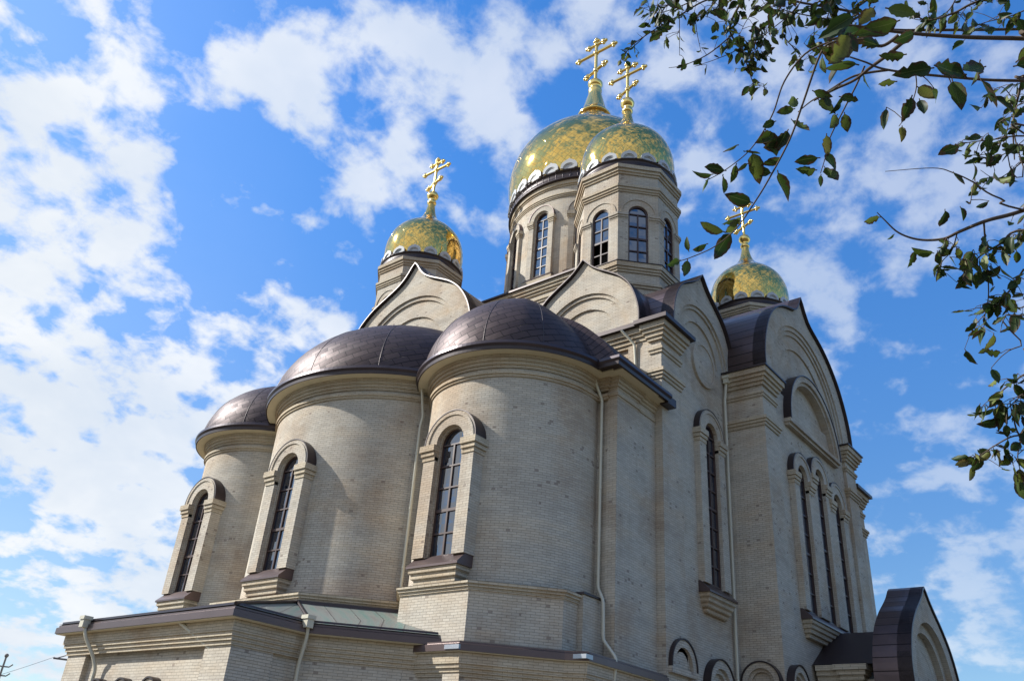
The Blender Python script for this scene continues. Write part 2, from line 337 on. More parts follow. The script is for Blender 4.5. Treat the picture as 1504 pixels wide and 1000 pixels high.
# ------------------------------------------------------------------ mesh builder
class MB:
    def __init__(s): s.v = []; s.f = []; s.uv = []; s.sm = []
    def face(s, pts, uv=None, smooth_=False):
        i = len(s.v); s.v += [tuple(p) for p in pts]; s.f.append(tuple(range(i, i + len(pts))))
        if uv is None:
            n = Vector((0, 0, 0)); P = [Vector(p) for p in pts]
            for k in range(len(P)):
                a, b = P[k], P[(k + 1) % len(P)]
                n += Vector(((a.y - b.y) * (a.z + b.z), (a.z - b.z) * (a.x + b.x), (a.x - b.x) * (a.y + b.y)))
            if n.length > 1e-12: n.normalize()
            if abs(n.z) > 0.92: uv = [(p.x, p.y) for p in P]
            else:
                tt = Vector((-n.y, n.x, 0)).normalized(); k = 1 / math.sqrt(max(1e-3, 1 - n.z * n.z))
                uv = [(p.dot(tt), p.z * k) for p in P]
        s.uv.append([tuple(q) for q in uv]); s.sm.append(smooth_)
    def grid(s, rows, uvs, smooth_=True, close=False):
        i = len(s.v); n = len(rows[0])
        for r in rows: s.v += [tuple(p) for p in r]
        for a in range(len(rows) - 1):
            for b in range(n if close else n - 1):
                c = (b + 1) % n
                s.f.append((i + a * n + b, i + a * n + c, i + (a + 1) * n + c, i + (a + 1) * n + b))
                u = [uvs[a][b], uvs[a][b + 1], uvs[a + 1][b + 1], uvs[a + 1][b]]
                s.uv.append(u); s.sm.append(smooth_)
    def box(s, x0, x1, y0, y1, z0, z1):
        a = [(x0, y0), (x1, y0), (x1, y1), (x0, y1)]; s.prism(a, z0, z1)
    def prism(s, poly, z0, z1, top=True, bot=True):
        n = len(poly)
        for i in range(n):
            (ax, ay), (bx, by) = poly[i], poly[(i + 1) % n]
            s.face([(ax, ay, z0), (bx, by, z0), (bx, by, z1), (ax, ay, z1)])
        if top: s.face([(x, y, z1) for x, y in poly])
        if bot: s.face([(x, y, z0) for x, y in reversed(poly)])
    def tube(s, pts, r, n=10, taper=None, cap=True):
        P = [Vector(p) for p in pts]; rows = []; uvs = []; up = None; acc = 0
        for i, p in enumerate(P):
            d = (P[min(i + 1, len(P) - 1)] - P[max(i - 1, 0)]).normalized()
            if up is None:
                up = d.orthogonal().normalized()
            up = (up - d * up.dot(d)).normalized(); sd = d.cross(up)
            rr = r if taper is None else taper[i]
            if i: acc += (P[i] - P[i - 1]).length
            rows.append([p + up * rr * math.cos(2 * math.pi * k / n) + sd * rr * math.sin(2 * math.pi * k / n) for k in range(n)])
            uvs.append([(k / n, acc) for k in range(n + 1)])
        s.grid(rows, uvs, True, True)
        if cap:
            s.face(list(reversed(rows[0]))); s.face(rows[-1])
    def ball(s, c, r, n=10):
        rows = []; uvs = []
        for a in range(n // 2 + 1):
            th = -math.pi / 2 + math.pi * a / (n // 2)
            rr = max(1e-4, r * math.cos(th))
            rows.append([(c[0] + rr * math.cos(2 * math.pi * k / n), c[1] + rr * math.sin(2 * math.pi * k / n), c[2] + r * math.sin(th)) for k in range(n)])
            uvs.append([(k / n, a) for k in range(n + 1)])
        s.grid(rows, uvs, True, True)
    def obj(s, name, mat, parent=None):
        me = bpy.data.meshes.new(name); me.from_pydata(s.v, [], s.f)
        ul = me.uv_layers.new(name='UVMap'); k = 0
        flat = [c for f in s.uv for q in f for c in q]
        ul.data.foreach_set('uv', flat)
        me.polygons.foreach_set('use_smooth', s.sm)
        me.materials.append(MATS[mat]); me.update()
        o = bpy.data.objects.new(name, me); col.objects.link(o)
        if parent is not None: o.parent = parent
        return o

def arc(cx, cy, r, a0, a1, n): return [(cx + r * math.cos(R_(a0 + (a1 - a0) * i / n)), cy + r * math.sin(R_(a0 + (a1 - a0) * i / n))) for i in range(n + 1)]
def offset_path(path, d, closed=False):
    out = []; n = len(path)
    for i in range(n):
        p = Vector(path[i])
        a = Vector(path[i - 1]) if (i > 0 or closed) else None
        b = Vector(path[(i + 1) % n]) if (i < n - 1 or closed) else None
        def nr(u, v):
            e = (v - u).normalized(); return Vector((e.y, -e.x))
        if a is None: m = nr(p, b)
        elif b is None: m = nr(a, p)
        else:
            n1, n2 = nr(a, p), nr(p, b); m = n1 + n2
            m = m / max(0.2, m.dot(n1)) if m.length > 1e-6 else n1
        out.append((p.x + m.x * d, p.y + m.y * d))
    return out
def sweep(m, path, prof, closed=False, smooth_=False):
    """prof: closed loop of (d, z), outward = right of travel; d ascending anticlockwise seen along travel"""
    cols = [offset_path(path, d, closed) for d, z in prof]
    n = len(path); acc = [0]
    for i in range(1, n + 1): acc.append(acc[-1] + (Vector(path[i % n]) - Vector(path[i - 1])).length)
    K = len(prof); per = [0]
    for j in range(K): 
        a, b = prof[j], prof[(j + 1) % K]; per.append(per[-1] + math.hypot(a[0] - b[0], a[1] - b[1]))
    for i in range(n if closed else n - 1):
        k = (i + 1) % n
        for j in range(K):
            l = (j + 1) % K
            pts = [(*cols[j][i], prof[j][1]), (*cols[j][k], prof[j][1]), (*cols[l][k], prof[l][1]), (*cols[l][i], prof[l][1])]
            uv = [(acc[i], per[j]), (acc[i + 1], per[j]), (acc[i + 1], per[j + 1]), (acc[i], per[j + 1])]
            m.face(pts, uv, smooth_)
    if not closed:
        m.face([(*cols[j][0], prof[j][1]) for j in reversed(range(K))]); m.face([(*cols[j][-1], prof[j][1]) for j in range(K)])
def bands(*b, back=-0.06):
    o = []
    for d, z0, z1 in b: o += [(d, z0), (d, z1)]
    return [(back, b[0][1])] + o + [(back, b[-1][2])]

class Fr:
    """flat frame: a along the wall (to the right seen from outside), z up, c outward"""
    def __init__(s, o, u): s.o = Vector((*o, 0)) if len(o) == 2 else Vector(o); s.u = Vector((*u, 0)).normalized(); s.n = s.u.cross(Vector((0, 0, 1)))
    def __call__(s, a, z, c=0.0): return s.o + s.u * a + s.n * c + Vector((0, 0, z))
def fpoly(m, F, poly, c0, c1, back=False):
    n = len(poly)
    m.face([F(a, z, c1) for a, z in poly])
    for i in range(n):
        (a, z), (b, w) = poly[i], poly[(i + 1) % n]
        m.face([F(a, z, c0), F(b, w, c0), F(b, w, c1), F(a, z, c1)])
    if back: m.face([F(a, z, c0) for a, z in reversed(poly)])
def fbox(m, F, a0, a1, z0, z1, c0, c1): fpoly(m, F, [(a0, z0), (a1, z0), (a1, z1), (a0, z1)], c0, c1)
def fring(m, F, outer, inner, c0, c1, ends=True):
    """outer / inner: open polylines of equal length from right to left over the top"""
    n = len(outer)
    for i in range(n - 1):
        m.face([F(*outer[i], c1), F(*outer[i + 1], c1), F(*inner[i + 1], c1), F(*inner[i], c1)])
        m.face([F(*outer[i], c0), F(*outer[i + 1], c0), F(*outer[i + 1], c1), F(*outer[i], c1)])
        m.face([F(*inner[i + 1], c0), F(*inner[i], c0), F(*inner[i], c1), F(*inner[i + 1], c1)])
    if ends:
        for i in (0, n - 1): m.face([F(*outer[i], c0), F(*outer[i], c1), F(*inner[i], c1), F(*inner[i], c0)])
def semi(ac, zc, r, n=24): return [(ac + r * math.cos(math.pi * i / n), zc + r * math.sin(math.pi * i / n)) for i in range(n + 1)]

# ------------------------------------------------------------------ church
church = bpy.data.objects.new('church', None); col.objects.link(church)
church['label'] = 'cream brick church with golden onion domes, dark metal roofs and rounded apses'
church['category'] = 'church'
def part(name, mb, mat, parent=church): return mb.obj(name, mat, parent)

W, D = 21.54, 21.27
XA, YA, RA = -2.88, 3.98, 3.0
X2, Y2, RB = -1.78, 10.635, 5.0
YC = D - YA
TX0, TX1, TY = 5.44, 16.09, -1.42
FS = Fr((0, 0), (1, 0))            # south wall, outward -Y
FE = Fr((0, 0), (0, -1))           # east wall, outward -X, a = -y

def add_grid_pane(F, ac, hw, z0, zs, c, parent, rows=None, open_below=None):
    """timber frame with glazing bars and a glass pane, arched head"""
    g = MB(); h = hw
    top = semi(ac, zs, h, 20)
    zlo = z0 if open_below is None else open_below
    fpoly(g, F, [(ac - h, zlo), (ac + h, zlo)] + top, c - 0.02, c)
    f = MB(); w = 0.055
    fring(f, F, semi(ac, zs, h + 0.01, 20), semi(ac, zs, h - w, 20), c - 0.02, c + 0.06)
    fbox(f, F, ac - h - 0.01, ac - h + w, z0, zs, c - 0.02, c + 0.06); fbox(f, F, ac + h - w, ac + h + 0.01, z0, zs, c - 0.02, c + 0.06)
    fbox(f, F, ac - h, ac + h, z0, z0 + w, c - 0.02, c + 0.058)
    fbox(f, F, ac - 0.03, ac + 0.03, z0, zs + 0.02, c - 0.02, c + 0.045)
    n = rows or max(3, round((zs - z0) / 0.72))
    for i in range(1, n + 1):
        zz = z0 + (zs - z0) * i / n; t = 0.045 if i == n // 2 else 0.024
        fbox(f, F, ac - h, ac + h, zz - t, zz + t, c - 0.02, c + 0.05)
    fo = part('window_frame', f, 'window_wood', parent)
    part('pane', g, 'window_glass', parent)
    return fo

def window(F, ac, zsill, zspr, hw, pw, proud, back=-0.35, pane_c=0.04, cap=True, sill=True, sill_hw=None, rows=None):
    """brick window surround standing proud of the wall: two pilasters with caps, round hood, stepped corbel sill"""
    m = MB(); ro = hw + pw
    z0 = zsill
    fbox(m, F, ac - ro, ac - hw, z0, zspr, back, proud); fbox(m, F, ac + hw, ac + ro, z0, zspr, back, proud)
    fring(m, F, semi(ac, zspr, ro, 28), semi(ac, zspr, hw, 28), back, proud, False)
    fring(m, F, semi(ac, zspr, ro - 0.05, 28), semi(ac, zspr, ro - 0.15, 28), proud - .02, proud + 0.035, False)
    # the inner order, set back in the reveal
    fbox(m, F, ac - hw - .01, ac - hw + .07, z0, zspr, back, proud - 0.14); fbox(m, F, ac + hw - .07, ac + hw + .01, z0, zspr, back, proud - 0.14)
    fring(m, F, semi(ac, zspr, hw + .01, 28), semi(ac, zspr, hw - .07, 28), back, proud - 0.14, False)
    o = part('window', m, 'brick')
    if cap:
        for sgn in (-1, 1):
            k = MB()
            for e, za, zb in ((0.03, -0.50, -0.38), (0.075, -0.36, -0.24), (0.12, -0.22, -0.02)):
                lo, hi = sorted((ac + sgn * (hw - 0.02 * (e > .1)), ac + sgn * (ro + e)))
                fbox(k, F, lo, hi, zspr + za, zspr + zb, back, proud + e)
            lo, hi = sorted((ac + sgn * (hw - .01), ac + sgn * (ro + 0.02)))
            fbox(k, F, lo, hi, zspr - 0.39, zspr - 0.21, back, proud + 0.02)
            part('capital', k, 'moulding_brick', o)
    fl = MB(); fring(fl, F, semi(ac, zspr - 0.0, ro + 0.032, 28), semi(ac, zspr, ro + 0.002, 28), back, proud + 0.02)
    part('hood_flashing', fl, 'dark_metal', o)
    if sill:
        sh = sill_hw or ro
        s = MB(); c1 = proud + 0.14; top = zsill + 0.02
        prof = [(back, top + .02), (proud - .15, top + .02), (c1 + .05, top - 0.30), (c1 + .05, top - 0.36), (back, top - 0.36)]
        for (ca, za), (cb, zb) in zip(prof, prof[1:]):
            s.face([F(ac - sh - .06, za, ca), F(ac - sh - .06, zb, cb), F(ac + sh + .06, zb, cb), F(ac + sh + .06, za, ca)])
        for q in (ac - sh - .06, ac + sh + .06): s.face([F(q, z, c) for c, z in prof])
        part('sill', s, 'fascia', o)
        b = MB()
        for i, dd in enumerate((0.0, 0.06, 0.13, 0.22)):
            h0 = top - 0.36 - 0.155 * (i + 1); h1 = top - 0.36 - 0.155 * i
            fbox(b, F, ac - sh + dd * 1.0, ac + sh - dd * 1.0, h0 + 0.022, h1 + (.003 if i else 0), back, c1 - dd)
            fbox(b, F, ac - sh + dd * 1.0 + .03, ac + sh - dd - .03, h0, h0 + 0.024, back, c1 - dd - .035)
        part('corbel', b, 'moulding_brick', o)
    add_grid_pane(F, ac, hw - 0.05, zsill + .02, zspr, pane_c, o, rows)
    return o

# --- the cube of the church
m = MB()
m.box(0.12, W - .12, 0.12, D - .12, 0, 17.35)
part('nave_wall', m, 'brick')
for (px, py, sx, sy) in ((0, 0, 1, 1), (0, D, 1, -1), (W, 0, -1, 1), (W, D, -1, -1)):
    m = MB(); x0, x1 = sorted((px, px + sx * (1.36))); y0, y1 = sorted((py, py + sy * 1.36))
    m.box(x0, x1, y0, y1, 0, 17.3)
    po = part('corner_pilaster', m, 'brick')
    # path round the outer corner, outward on the right
    if (px, py) == (0, 0): path = [(0.1, 2.6), (0.1, 0.42), (0, 0.42), (0, 0), (1.36, 0), (1.36, .2)]
    elif (px, py) == (W, 0): path = [(W - 1.36, .2), (W - 1.36, 0), (W, 0), (W, 1.36)]
    elif (px, py) == (0, D): path = [(1.36, D - .2), (1.36, D), (0, D), (0, D - 1.36), (.1, D - 1.36), (.1, D - 2.6)]
    else: path = [(W, D - 1.36), (W, D), (W - 1.36, D)]
    c = MB()
    sweep(c, path, bands((0.05, 15.02, 15.14), (0.10, 15.14, 15.26), (0.15, 15.26, 15.38))); part('string_course', c, 'moulding_brick', po)
    c = MB(); sweep(c, path, bands((0.05, 16.05, 16.17), (0.09, 16.17, 16.27))); part('string_course', c, 'moulding_brick', po)
    c = MB(); sweep(c, path, bands((0.09, 16.55, 16.68), (0.15, 16.68, 16.84), (0.22, 16.84, 16.98), (0.30, 16.98, 17.22)))
    part('cornice', c, 'moulding_brick', po)
    c = MB(); sweep(c, path, [(-.1, 17.22), (.46, 17.2), (.46, 17.36), (.4, 17.4), (-.1, 17.62)])
    part('roof_edge', c, 'dark_metal', po)

# --- transepts and the eastern projection
def pilaster_set(F, a0, a1, wd, z1, proud):
    for lo, hi in ((a0, a0 + wd), (a1 - wd, a1)):
        m = MB(); fbox(m, F, lo, hi, 0, z1, -1.6, proud); part('pilaster', m, 'brick')
m = MB(); m.box(TX0 + .003, TX1 - .003, TY + .14, 2, 0, 17.35); part('transept_wall', m, 'brick')
m = MB(); m.box(TX0 + .003, TX1 - .003, D - 2, D - TY - .14, 0, 17.35); part('transept_wall', m, 'brick')
FT = Fr((0, TY), (1, 0))
pilaster_set(FT, TX0, TX1, 1.28, 17.3, 0.0)
for path in ([(TX0, 0.1), (TX0, TY), (TX0 + 1.28, TY), (TX0 + 1.28, TY + .2)], [(TX1 - 1.28, TY + .2), (TX1 - 1.28, TY), (TX1, TY), (TX1, .1)]):
    c = MB()
    sweep(c, path, bands((0.05, 15.02, 15.14), (0.10, 15.14, 15.26), (0.15, 15.26, 15.38))); part('string_course', c, 'moulding_brick')
    c = MB(); sweep(c, path, bands((0.05, 16.25, 16.36), (0.09, 16.36, 16.46))); part('string_course', c, 'moulding_brick')
    c = MB(); sweep(c, path, bands((0.09, 16.72, 16.86), (0.16, 16.86, 17.02), (0.24, 17.02, 17.16), (0.32, 17.16, 17.38)))
    co = part('cornice', c, 'moulding_brick')
    c = MB(); sweep(c, path, [(-.1, 17.38), (.38, 17.38), (.38, 17.45), (-.1, 17.6)])
    part('roof_edge', c, 'dark_metal', co)
PXE = -2.4
m = MB(); m.box(PXE, 1.5, 6.95, 14.32, 0, 17.6); part('altar_wall', m, 'brick')

# --- keel gables (zakomary)
def keel(prof, ac, n=56):
    pts = [(ac + dx, z) for dx, z in prof]; pts += [(ac - dx, z) for dx, z in reversed(prof[:-1])]
    # resample evenly
    P = [Vector(p) for p in pts]; acc = [0]
    for a, b in zip(P, P[1:]): acc.append(acc[-1] + (b - a).length)
    out = []; k = 0
    for i in range(n + 1):
        s = acc[-1] * i / n
        while k < len(P) - 2 and acc[k + 1] < s: k += 1
        t = (s - acc[k]) / (acc[k + 1] - acc[k]); out.append(tuple(P[k].lerp(P[k + 1], t)))
    return out
def smooth_prof(prof, n=4):
    """Catmull-Rom through the profile points"""
    P = [Vector(p) for p in prof]; out = []
    for i in range(len(P) - 1):
        p0 = P[max(0, i - 1)]; p1 = P[i]; p2 = P[i + 1]; p3 = P[min(len(P) - 1, i + 2)]
        for k in range(n):
            t = k / n
            out.append(tuple(0.5 * ((2 * p1) + (p2 - p0) * t + (2 * p0 - 5 * p1 + 4 * p2 - p3) * t * t + (3 * p1 - p0 - 3 * p2 + p3) * t ** 3)))
    out.append(tuple(P[-1])); return out
def gable(F, ac, prof, arcs, depth, c0=0.0, step=0.08, roofmat='roof_seam', over=0.14, thick=0.08, zc=None, trim='dark_metal'):
    prof = smooth_prof(prof); n = 56
    outl = keel(prof, ac, n); zb = prof[0][1]; zc = zc or zb
    m = MB(); prev = outl; c = c0
    for r in arcs:
        a = semi(ac, zc, r, n); fring(m, F, prev, a, c - 0.45, c, False); prev = a; c -= step
    m.face([F(a, z, c) for a, z in prev] if zc == zb else [F(a, z, c) for a, z in prev])
    m.face([F(a, z, c0 - .45) for a, z in outl])
    g = part('gable', m, 'brick')
    # roof sheet following the outline, running back into the roof
    P = [Vector(p) for p in outl]; off = []
    for i in range(len(P)):
        e = (P[min(i + 1, n)] - P[max(i - 1, 0)]).normalized(); off.append(Vector((e.y, -e.x)))
    hi = [(p + o * thick) for p, o in zip(P, off)]
    lo = [(p + o * 0.03) for p, o in zip(P, off)]
    r = MB(); acc = [0]
    for i in range(n): acc.append(acc[-1] + (hi[i + 1] - hi[i]).length)
    for i in range(n):
        r.face([F(*hi[i], c0 + over), F(*hi[i], c0 - depth), F(*hi[i + 1], c0 - depth), F(*hi[i + 1], c0 + over)],
               [(0, acc[i]), (depth, acc[i]), (depth, acc[i + 1]), (0, acc[i + 1])], False)
    part('vault_roof', r, roofmat, g)
    t = MB(); fring(t, F, [tuple(p) for p in hi], [tuple(p) for p in lo], c0 - 0.4, c0 + over + .012)
    part('coping', t, trim, g)
    return g
BAY = [(2.55, 17.45), (2.55, 18.1), (2.38, 18.8), (2.1, 19.4), (1.7, 19.85), (1.25, 20.17), (0.85, 20.42), (0.5, 20.66), (0.25, 20.9), (0.08, 21.1), (0.0, 21.2)]
FB = Fr((0, .12), (1, 0)); FBE = Fr((.12, 0), (0, -1))
GS = gable(FB, 3.48, BAY, [2.15, 2.0, 1.5], 3.9, 0.05, 0.075)
gable(FBE, -3.5, BAY, [2.15, 2.0, 1.5], 4.2, 0.05, 0.075)
gable(FBE, -(D - 3.5), BAY, [2.15, 2.0, 1.5], 4.2, 0.05, 0.075)
gable(FB, W - 3.48, BAY, [2.15, 2.0, 1.5], 3.9, 0.05, 0.075)
TRP = [(4.95, 17.42), (4.95, 18.3), (4.7, 19.3), (4.15, 20.35), (3.4, 21.15), (2.6, 21.7), (1.8, 22.05), (1.2, 22.25), (0.7, 22.5), (0.3, 23.0), (0.1, 23.38), (0.0, 23.5)]
gable(FT, (TX0 + TX1) / 2, TRP, [4.15, 3.95, 3.75, 3.1], 6.6, 0.0, 0.07)
ALP = [(3.72, 17.4), (3.7, 18.2), (3.45, 19.1), (2.95, 19.9), (2.35, 20.45), (1.7, 20.82), (1.15, 21.1), (0.7, 21.38), (0.35, 21.75), (0.12, 22.1), (0.0, 22.25)]
gable(Fr((PXE, 0), (0, -1)), -10.8, ALP, [3.1, 2.92, 2.15], 7.6, 0.06, 0.075)
# north and west counterparts, plainly built
FN = Fr((0, D - TY), (-1, 0)); gable(FN, -(TX0 + TX1) / 2, TRP, [4.15, 3.1], 6.6)

# round medallion above the tall south window
m = MB(); n = 40
o1 = [(3.5 + 0.95 * math.cos(2 * math.pi * i / n), 17.1 + 0.95 * math.sin(2 * math.pi * i / n)) for i in range(n + 1)]
i1 = [(3.5 + 0.8 * math.cos(2 * math.pi * i / n), 17.1 + 0.8 * math.sin(2 * math.pi * i / n)) for i in range(n + 1)]
fring(m, FB, o1, i1, -.4, 0.10, False); m.face([FB(a, z, 0.062) for a, z in i1])
part('medallion', m, 'brick')

# --- tall windows of the south side
window(FB, 3.55, 8.55, 14.1, 0.5, 0.5, 0.22, back=-.05)
TC = (TX0 + TX1) / 2
FTW = Fr((0, TY + .14), (1, 0))
for dx, zs in ((-2.0, 13.95), (0, 14.45), (2.0, 13.95)):
    window(FTW, TC + dx, 8.6, zs, 0.5, 0.5, 0.24, back=-.05, sill=(dx == 0), sill_hw=2.95)
# blind tympanum arch above them
m = MB(); fring(m, FTW, semi(TC, 16.25, 2.85, 40), semi(TC, 16.25, 2.6, 40), -.4, 0.3)
fring(m, FTW, semi(TC, 16.25, 2.6, 40), semi(TC, 16.25, 2.45, 40), -.4, 0.2); fbox(m, FTW, TC - 2.85, TC + 2.85, 15.98, 16.1, -.05, .2); fbox(m, FTW, TC - 2.9, TC + 2.9, 16.1, 16.26, -.05, .3)
ty = part('blind_arch', m, 'brick')
m = MB(); fring(m, FTW, semi(TC, 16.25, 2.9, 40), semi(TC, 16.25, 2.852, 40), -.4, .34); part('hood_flashing', m, 'dark_metal', ty)

def blind(F, ac, zt, r, zb):
    zc = zt - r; m = MB()
    leg = lambda rr: [(ac + rr, zb)] + semi(ac, zc, rr, 24) + [(ac - rr, zb)]
    fring(m, F, leg(r), leg(r * .72), -.05, .22); fring(m, F, leg(r * .72), leg(r * .56), -.05, .12)
    fbox(m, F, ac - r - .06, ac + r + .06, zb - .18, zb, -.05, .26)
    o = part('blind_arch', m, 'brick')
    f = MB(); fring(f, F, leg(r + .05), leg(r + .003), -.05, .26); part('hood_flashing', f, 'dark_metal', o)
blind(FB, 0.95, 6.40, 0.78, 5.55); blind(FB, 3.5, 6.2, 0.9, 4.6)
blind(Fr((TX0, 0), (0, -1)), 0.66, 6.40, 0.66, 4.8)
blind(FT, 6.28, 6.40, 0.72, 4.8)

# --- apses
def apse(cx, cy, r, zl, z_eave, a0, a1, win):
    m = MB(); n = 72
    A = [a0 + (a1 - a0) * i / n for i in range(n + 1)]
    zs = [zl, z_eave - .02]
    m.grid([[(cx + r * math.cos(R_(a)), cy + r * math.sin(R_(a)), z) for a in A] for z in zs],
           [[(R_(a) * r, z) for a in A] for z in zs], True)
    o = part('apse_wall', m, 'brick')
    return o
ZE, ZE2 = 13.98, 14.28
apse(XA, YA, RA, 5, ZE, 60, 300, None); apse(XA, YC, RA, 5, ZE, 60, 300, None); apse(X2, Y2, RB, 5, ZE2, 70, 290, None)
# south chamber beside the near apse, and its northern twin
m = MB(); m.prism([(-2.4, .5), (-2.28, .5), (-2.28, .3), (.1, .3), (.1, 3.5), (-2.4, 3.5)], 0, ZE - .02); part('chamber_wall', m, 'brick')
m = MB(); m.box(-2.4, .1, D - 3.5, D - .3, 0, ZE - .02); part('chamber_wall', m, 'brick')
m = MB(); m.box(-2.46, -1.2, .26, .62, 0, ZE - .03); part('pilaster', m, 'brick')

def cornice_set(path, dz, name='apse_cornice'):
    c = MB()
    sweep(c, path, bands((0.05, 13.30 + dz, 13.38 + dz), (0.10, 13.38 + dz, 13.47 + dz))); part('string_course', c, 'moulding_brick')
    c = MB(); sweep(c, path, bands((0.05, 13.60 + dz, 13.69 + dz), (0.11, 13.69 + dz, 13.79 + dz), (0.17, 13.79 + dz, 13.90 + dz), (0.22, 13.90 + dz, 14.0 + dz)))
    o = part(name, c, 'moulding_brick')
    s = MB(); sweep(s, path, [(-.06, 13.985 + dz), (.54, 13.985 + dz), (.54, 14.03 + dz), (-.06, 14.03 + dz)]); part('soffit', s, 'soffit', o)
    return o
pA1 = arc(XA, YA, RA, 100, 262, 60)
pA1 = arc(XA, YA, RA, 110, 258, 56) + [(-2.5, .98), (-2.5, .62), (-2.42, .62), (-2.42, .3), (-1.2, .3), (-1.2, .36), (0.0, .36)]
cornice_set(pA1, 0.0)
pA3 = arc(XA, YC, RA, 110, 250, 56); cornice_set(pA3, 0.0)
pA2 = arc(X2, Y2, RB, 105, 255, 80); cornice_set(pA2, 0.3)

def conch(outline, ridge, z0, H, name='conch_roof', ribs=(), flat=None):
    """dome-like roof lofted from an eave outline to a ridge line"""
    n = 20; rows = []; uvs = []
    acc = [0]
    for a, b in zip(outline, outline[1:]): acc.append(acc[-1] + math.hypot(a[0] - b[0], a[1] - b[1]))
    def pt(e, th, w=0.0):
        cx = min(max(e[0], ridge[0][0]), ridge[1][0]); cy = ridge[0][1]
        s_ = th / (math.pi / 2); k = math.cos(th) * (1 - w) + (1 - s_) * w; zz = math.sin(th) * (1 - w) + (s_ * 1.25 - s_ * s_ * .25) * w
        return (cx + (e[0] - cx) * k, cy + (e[1] - cy) * k, z0 + H * zz)
    Rm = max(math.hypot(e[0] - ridge[0][0], e[1] - ridge[0][1]) for e in outline[:5])
    for j in range(n + 1):
        th = math.pi / 2 * j / n
        rows.append([pt(e, th, flat[q_] if flat else 0.0) for q_, e in enumerate(outline)]); uvs.append([(a, th * Rm * .95) for a in acc])
    m = MB(); m.grid(rows, uvs, True)
    # the gap between ridge and wall is the last stretch of the outline itself
    o = part(name, m, 'roof_shingle')
    q = MB()
    for i in ribs:
        e = outline[i]; q.tube([pt(e, math.pi / 2 * j / n, flat[i] if flat else 0.0) for j in range(n)], 0.014, 6)
    if ribs: part('roof_seam', q, 'dark_metal', o)
    return o
def eave_ring(path, dz, closed=False):
    f = MB(); sweep(f, path, [(.40, 14.03 + dz), (.58, 13.98 + dz), (.60, 14.16 + dz), (.52, 14.2 + dz), (.3, 14.3 + dz), (-.05, 14.3 + dz), (-.05, 14.03 + dz)])
    o = part('eave_fascia', f, 'dark_metal')
    g = MB(); sweep(g, path, [(.50, 14.14 + dz), (.60, 14.10 + dz), (.655, 14.17 + dz), (.645, 14.27 + dz), (.56, 14.27 + dz)])
    part('gutter', g, 'gutter_metal', o)
    return o
eA1 = arc(XA, YA, RA, 112, 262, 56) + [(-2.78, .98), (-2.78, .25), (0.0, .25)]
eave_ring(eA1, 0)
eA3 = arc(XA, YC, RA, 112, 250, 56); eave_ring(eA3, 0)
eA2 = arc(X2, Y2, RB, 106, 254, 80); eave_ring(eA2, .3)
o1 = offset_path(eA1, .45)
oc = [(0.05, YA + 3.4), (-1.5, YA + 3.4)] + arc(XA, YA, RA + .45, 90, 262, 64) + [(-3.2, .48), (-3.2, -.2), (-2.4, -.2), (-1.6, -.2), (-.8, -.2), (0.05, -.2), (.05, .5)]
conch(oc, ((XA, YA), (0.05, YA)), 14.24, 3.15, ribs=(14, 28, 42, 54, 66), flat=[min(.6, max(0, (i - 50) / 30)) for i in range(len(oc))])
conch([(.05, YC + 3.4)] + arc(XA, YC, RA + .45, 90, 270, 64) + [(.05, YC - 3.45)], ((XA, YC), (.05, YC)), 14.24, 2.95, ribs=(14, 28, 42, 54))
conch(arc(X2, Y2, RB + .45, 92, 268, 84) , ((X2, Y2), (X2 + .01, Y2)), 14.54, 3.75, ribs=(16, 30, 44, 58, 72))
m = MB(); m.box(-1.9, 0.2, 5.3, 16, 14.3, 14.7); part('valley_roof', m, 'fascia')
# stepped end of the chamber eave at the corner of the nave
m = MB(); m.box(-.15, .42, -.32, .0, 13.93, 14.22); part('gutter_end', m, 'dark_metal')
# apse windows
for cx, cy, r in ((XA, YA - .06, RA), (X2, Y2, RB), (XA, YC, RA)):
    window(Fr((cx - r, 0), (0, -1)), -cy, 7.66, 11.15, 0.55, 0.47, 0.27, back=-.42, pane_c=0.0, sill_hw=.93)

# --- polygonal bases of the apses
def half_oct(cx, cy, ap, xe):
    h = ap * math.tan(R_(22.5))
    return [(xe, cy + ap), (cx - h, cy + ap), (cx - ap, cy + h), (cx - ap, cy - h), (cx - h, cy - ap), (xe, cy - ap)]
def base(cx, cy, ap, z0, z1, xe):
    P = half_oct(cx, cy, ap, xe)
    m = MB(); m.prism(P, z0, z1 - .1); o = part('apse_base', m, 'brick')
    c = MB(); sweep(c, P, bands((0.04, z1 - .24, z1 - .16), (0.09, z1 - .16, z1 - .08), (0.14, z1 - .08, z1 - .01), back=-.3)); part('base_moulding', c, 'moulding_brick', o)
    t = MB(); q = offset_path(P, .15); ra = cx
    for i in range(len(P) - 1):
        k = lambda p: (cx + (p[0] - cx) * .88, cy + (p[1] - cy) * .88)
        a, b = q[i], q[i + 1]; c_, d_ = k(b), k(a)
        t.face([(*a, z1 - .01), (*b, z1 - .01), (*c_, z1 + .07), (*d_, z1 + .07)])
    part('weathering', t, 'fascia', o)
base(XA, YA, 3.16, 0, 6.88, -2.3); base(XA, YC, 3.16, 0, 6.88, -2.3); base(X2, Y2, 5.42, 0, 6.74, -1.5)
m = MB(); m.box(-3.5, -2.3, .64, 1.5, 0, 6.9); o = part('buttress', m, 'brick')
m = MB(); m.box(-3.56, -2.3, .58, 1.5, 6.9, 6.96); part('weathering', m, 'dark_metal', o)

